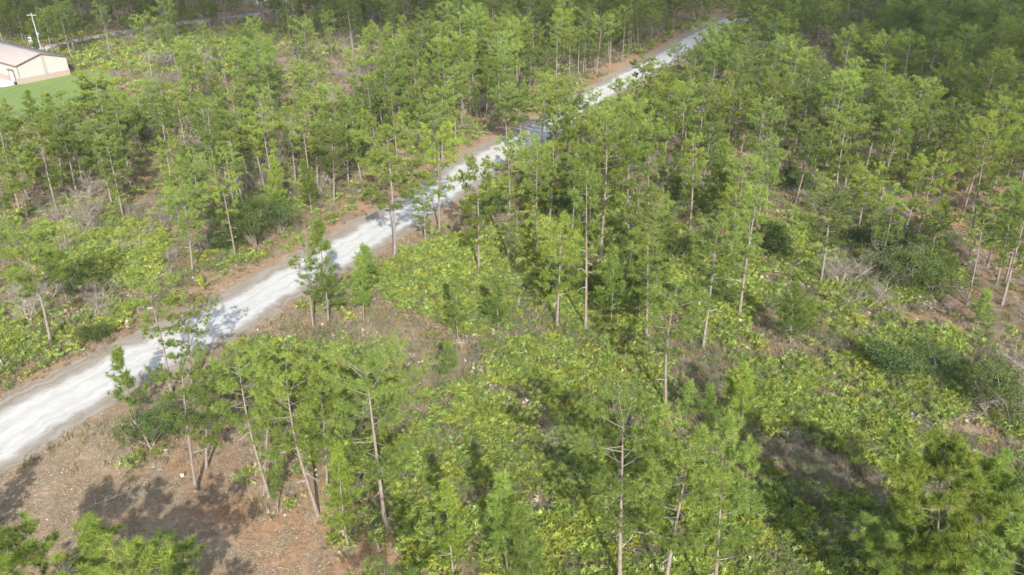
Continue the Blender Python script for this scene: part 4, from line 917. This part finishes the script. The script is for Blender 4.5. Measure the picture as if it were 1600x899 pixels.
# dry grass and brush
P = area_pts(rng, 13.0, 26, 105); Q = projv(P); br = inpoly(Q, POLY['brushA']) | inpoly(Q, POLY['brushB']); inp = np.zeros(len(P), bool)
for k_ in PK: inp |= inpoly(Q, POLY[k_])
nz = vnoise(P[:, 0], P[:, 1], 3.0, 14); d = np.abs(seg_dist(P, ROAD))
pr = np.where(br, .65, np.where(inp, .22, .4))*np.where(nz > .4, 1, .4); pr *= np.clip((d-3.6)/5, 0.0, 1)
pr[inpoly(Q, [(200, 690), (420, 700), (700, 930), (100, 1000), (-100, 750)])] *= .12; pr[inpoly(Q, POLY['strawR'])] *= .35
k = (rng.random(len(P)) < pr) & (d > 3.9) & ~inpoly(Q, [(0, 740), (300, 740), (520, 870), (0, 1200)]); P = P[k]
P2 = area_pts(rng, 2.2, 105, 230); k = clear(P2, 5) & (rng.random(len(P2)) < .5*(vnoise(P2[:, 0], P2[:, 1], 6, 2) > .4)); P2 = P2[k]
PP = np.concatenate([P, P2]); n = len(PP); s = rng.uniform(.7, 1.4, n)*np.where(np.arange(n) < len(P), 1, 1.6)
scatter('dry_grass', 'dry tan and greenish wiregrass tufts over the forest floor', 'grass', C_GRASS, PP, rng.integers(0, 4, n), rnd_rot(rng, n), np.stack([s, s, s], 1)); print('grass', n)
P = area_pts(rng, 3.0, 26, 200); Q = projv(P); br = inpoly(Q, POLY['brushA']) | inpoly(Q, POLY['brushB']); inp = np.zeros(len(P), bool)
for k_ in PK: inp |= inpoly(Q, POLY[k_])
dark = inpoly(Q, POLY['palmF']) | inpoly(Q, POLY['palmJ']) | inpoly(Q, [(1180, 690), (1380, 720), (1380, 900), (1200, 900)])
pr = np.where(br, .5, np.where(dark, .6, np.where(inp, .2, .32)))*np.where(vnoise(P[:, 0], P[:, 1], 4, 16) > .42, 1, .35)
pr[P[:, 1] > 130] *= .5
k = (rng.random(len(P)) < pr) & clear(P, 6.5) & ~(inpoly(Q, [(200, 680), (420, 690), (640, 850), (760, 930), (100, 1000), (-100, 750)])); P = P[k]; n = len(P); s = rng.uniform(.6, 1.25, n)
scatter('dry_brush', 'grey brown twiggy brush with sparse leaves among grass and palmettos', 'brush', C_BRUSH, P, rng.integers(0, 4, n), rnd_rot(rng, n), np.stack([s, s, s], 1)); print('brush', n)
P = area_pts(rng, 1.0, 26, 240); Q = projv(P); dark = inpoly(Q, POLY['palmF']) | inpoly(Q, POLY['palmJ']) | inpoly(Q, POLY['palmD'])
pr = np.where(dark, .7, .5)*np.where(vnoise(P[:, 0], P[:, 1], 6, 19) > .38, 1, .3); pr[inpoly(Q, POLY['brushB']) | inpoly(Q, POLY['strawR'])] *= .3
k = (rng.random(len(P)) < pr) & clear(P, 7) & ~(inpoly(Q, [(200, 680), (420, 690), (640, 850), (760, 930), (100, 1000), (-100, 750)])); P = P[k]; n = len(P); s = rng.uniform(.7, 1.5, n)
scatter('leafy_undergrowth', 'dull green low leafy shrubs filling the understorey', 'undergrowth', C_SHRUB, P, rng.integers(0, 3, n), rnd_rot(rng, n), np.stack([s, s, s], 1)); print('shrub', n)

def make_litter(seed):
    rng = np.random.default_rng(seed); g = Geo()
    for m_, n, L, w in ((M_GRASS, 60, .22, .012), (M_TWIG, 14, .3, .012), (M_DEADFAN, 6, .1, .05)):
        p = np.stack([rng.normal(size=n)*.35, rng.normal(size=n)*.35, rng.uniform(.005, .05, n)], 1); a = rng.uniform(0, 6.28, n); d = np.stack([np.cos(a), np.sin(a), rng.normal(size=n)*.12], 1)*L*rng.uniform(.4, 1, (n, 1)); q = np.stack([-np.sin(a), np.cos(a), rng.normal(size=n)*.3], 1)*w
        g.tris(np.stack([p-q, p+q, p+d], 1).reshape(-1, 3), np.arange(n*3).reshape(-1, 3), m_, np.repeat(np.stack([rng.uniform(0, 1, n), np.zeros(n)], 1), 3, 0).astype(np.float32))
    return g.mesh('litter')
C_LIT = coll('litter', [make_litter(600+i) for i in range(3)])
P = area_pts(rng, 3.2, 26, 90); d = np.abs(seg_dist(P, ROAD)); k = (d > 3.2) & (rng.random(len(P)) < np.clip((d-3)/3, .1, 1)*(.4+.6*(vnoise(P[:, 0], P[:, 1], 2.2, 41) > .45))); P = P[k]; n = len(P); s = rng.uniform(.7, 1.5, n)
scatter('ground_litter', 'fallen needles, twigs and bits of dry leaf on the sandy ground', 'litter', C_LIT, P, rng.integers(0, 3, n), rnd_rot(rng, n, .03), np.stack([s, s, s], 1)); print('litter', n)

# ------------------------------------------------------------------ thin cloud between the sun and the far forest
m, t, o = mat("cloud"); tr = t.nodes.new("ShaderNodeBsdfTransparent"); tl_ = t.nodes.new("ShaderNodeBsdfTranslucent"); tl_.inputs[0].default_value = (.9, .9, .9, 1); mx = t.nodes.new("ShaderNodeMixShader"); mx.inputs[0].default_value = .40
t.links.new(tr.outputs[0], mx.inputs[1]); t.links.new(tl_.outputs[0], mx.inputs[2]); t.links.new(mx.outputs[0], o.inputs[0]); M_CLOUD = m
CZ = 520.0; CL = CZ/math.tan(SUN_EL); cx0, cy0 = CL*math.sin(SUN_AZ), -CL*math.cos(SUN_AZ); rc = np.random.default_rng(3)
g = Geo(); U, Vv = 14, 8
for (x, y, rx, ry) in ((-260, 330, 190, 90), (-120, 300, 150, 90), (20, 300, 150, 95), (150, 270, 120, 120), (120, 190, 55, 60), (260, 230, 130, 150), (320, 400, 200, 120), (0, 400, 260, 110), (150, 140, 45, 50), (-330, 420, 200, 120), (60, 225, 60, 40), (-60, 235, 50, 30), (95, 150, 32, 34), (130, 115, 40, 30), (-150, 245, 90, 35)):
    V = []
    for i in range(Vv+1):
        for j in range(U):
            a, c = math.pi*i/Vv, 2*math.pi*j/U; k = 1+rc.uniform(-.1, .1); V.append((cx0+x+rx*math.sin(a)*math.cos(c)*k, cy0+y+ry*math.sin(a)*math.sin(c)*k, CZ+24*math.cos(a)*(1 if a < 1.57 else .35)))
    F = [(i*U+j, i*U+(j+1) % U, (i+1)*U+j) for i in range(Vv) for j in range(U)]+[(i*U+(j+1) % U, (i+1)*U+(j+1) % U, (i+1)*U+j) for i in range(Vv) for j in range(U)]
    g.tris(V, F, M_CLOUD)
co = part('cloud', g.mesh('cloud', True), None); co['kind'] = 'stuff'; co['label'] = 'thin white cloud high over the land, shading the far forest'

# ------------------------------------------------------------------ the air
m, t, o = mat("haze"); pv = t.nodes.new("ShaderNodeVolumePrincipled"); pv.inputs['Color'].default_value = (.93, .96, 1, 1); pv.inputs['Density'].default_value = .00014; pv.inputs['Anisotropy'].default_value = .2
t.links.new(pv.outputs[0], o.inputs['Volume'])
me = bpy.data.meshes.new("haze"); X, Y0, Y1, Z0, Z1 = 3300, -150, 6500, -3, 46
me.from_pydata([(x, y, z) for z in (Z0, Z1) for y in (Y0, Y1) for x in (-X, X)], [], [(0, 2, 3, 1), (4, 5, 7, 6), (0, 1, 5, 4), (2, 6, 7, 3), (0, 4, 6, 2), (1, 3, 7, 5)])
me.materials.append(m); ho = bpy.data.objects.new("haze", me); COL.objects.link(ho); ho['kind'] = 'stuff'; ho['label'] = 'thin pale haze in the air over the forest'
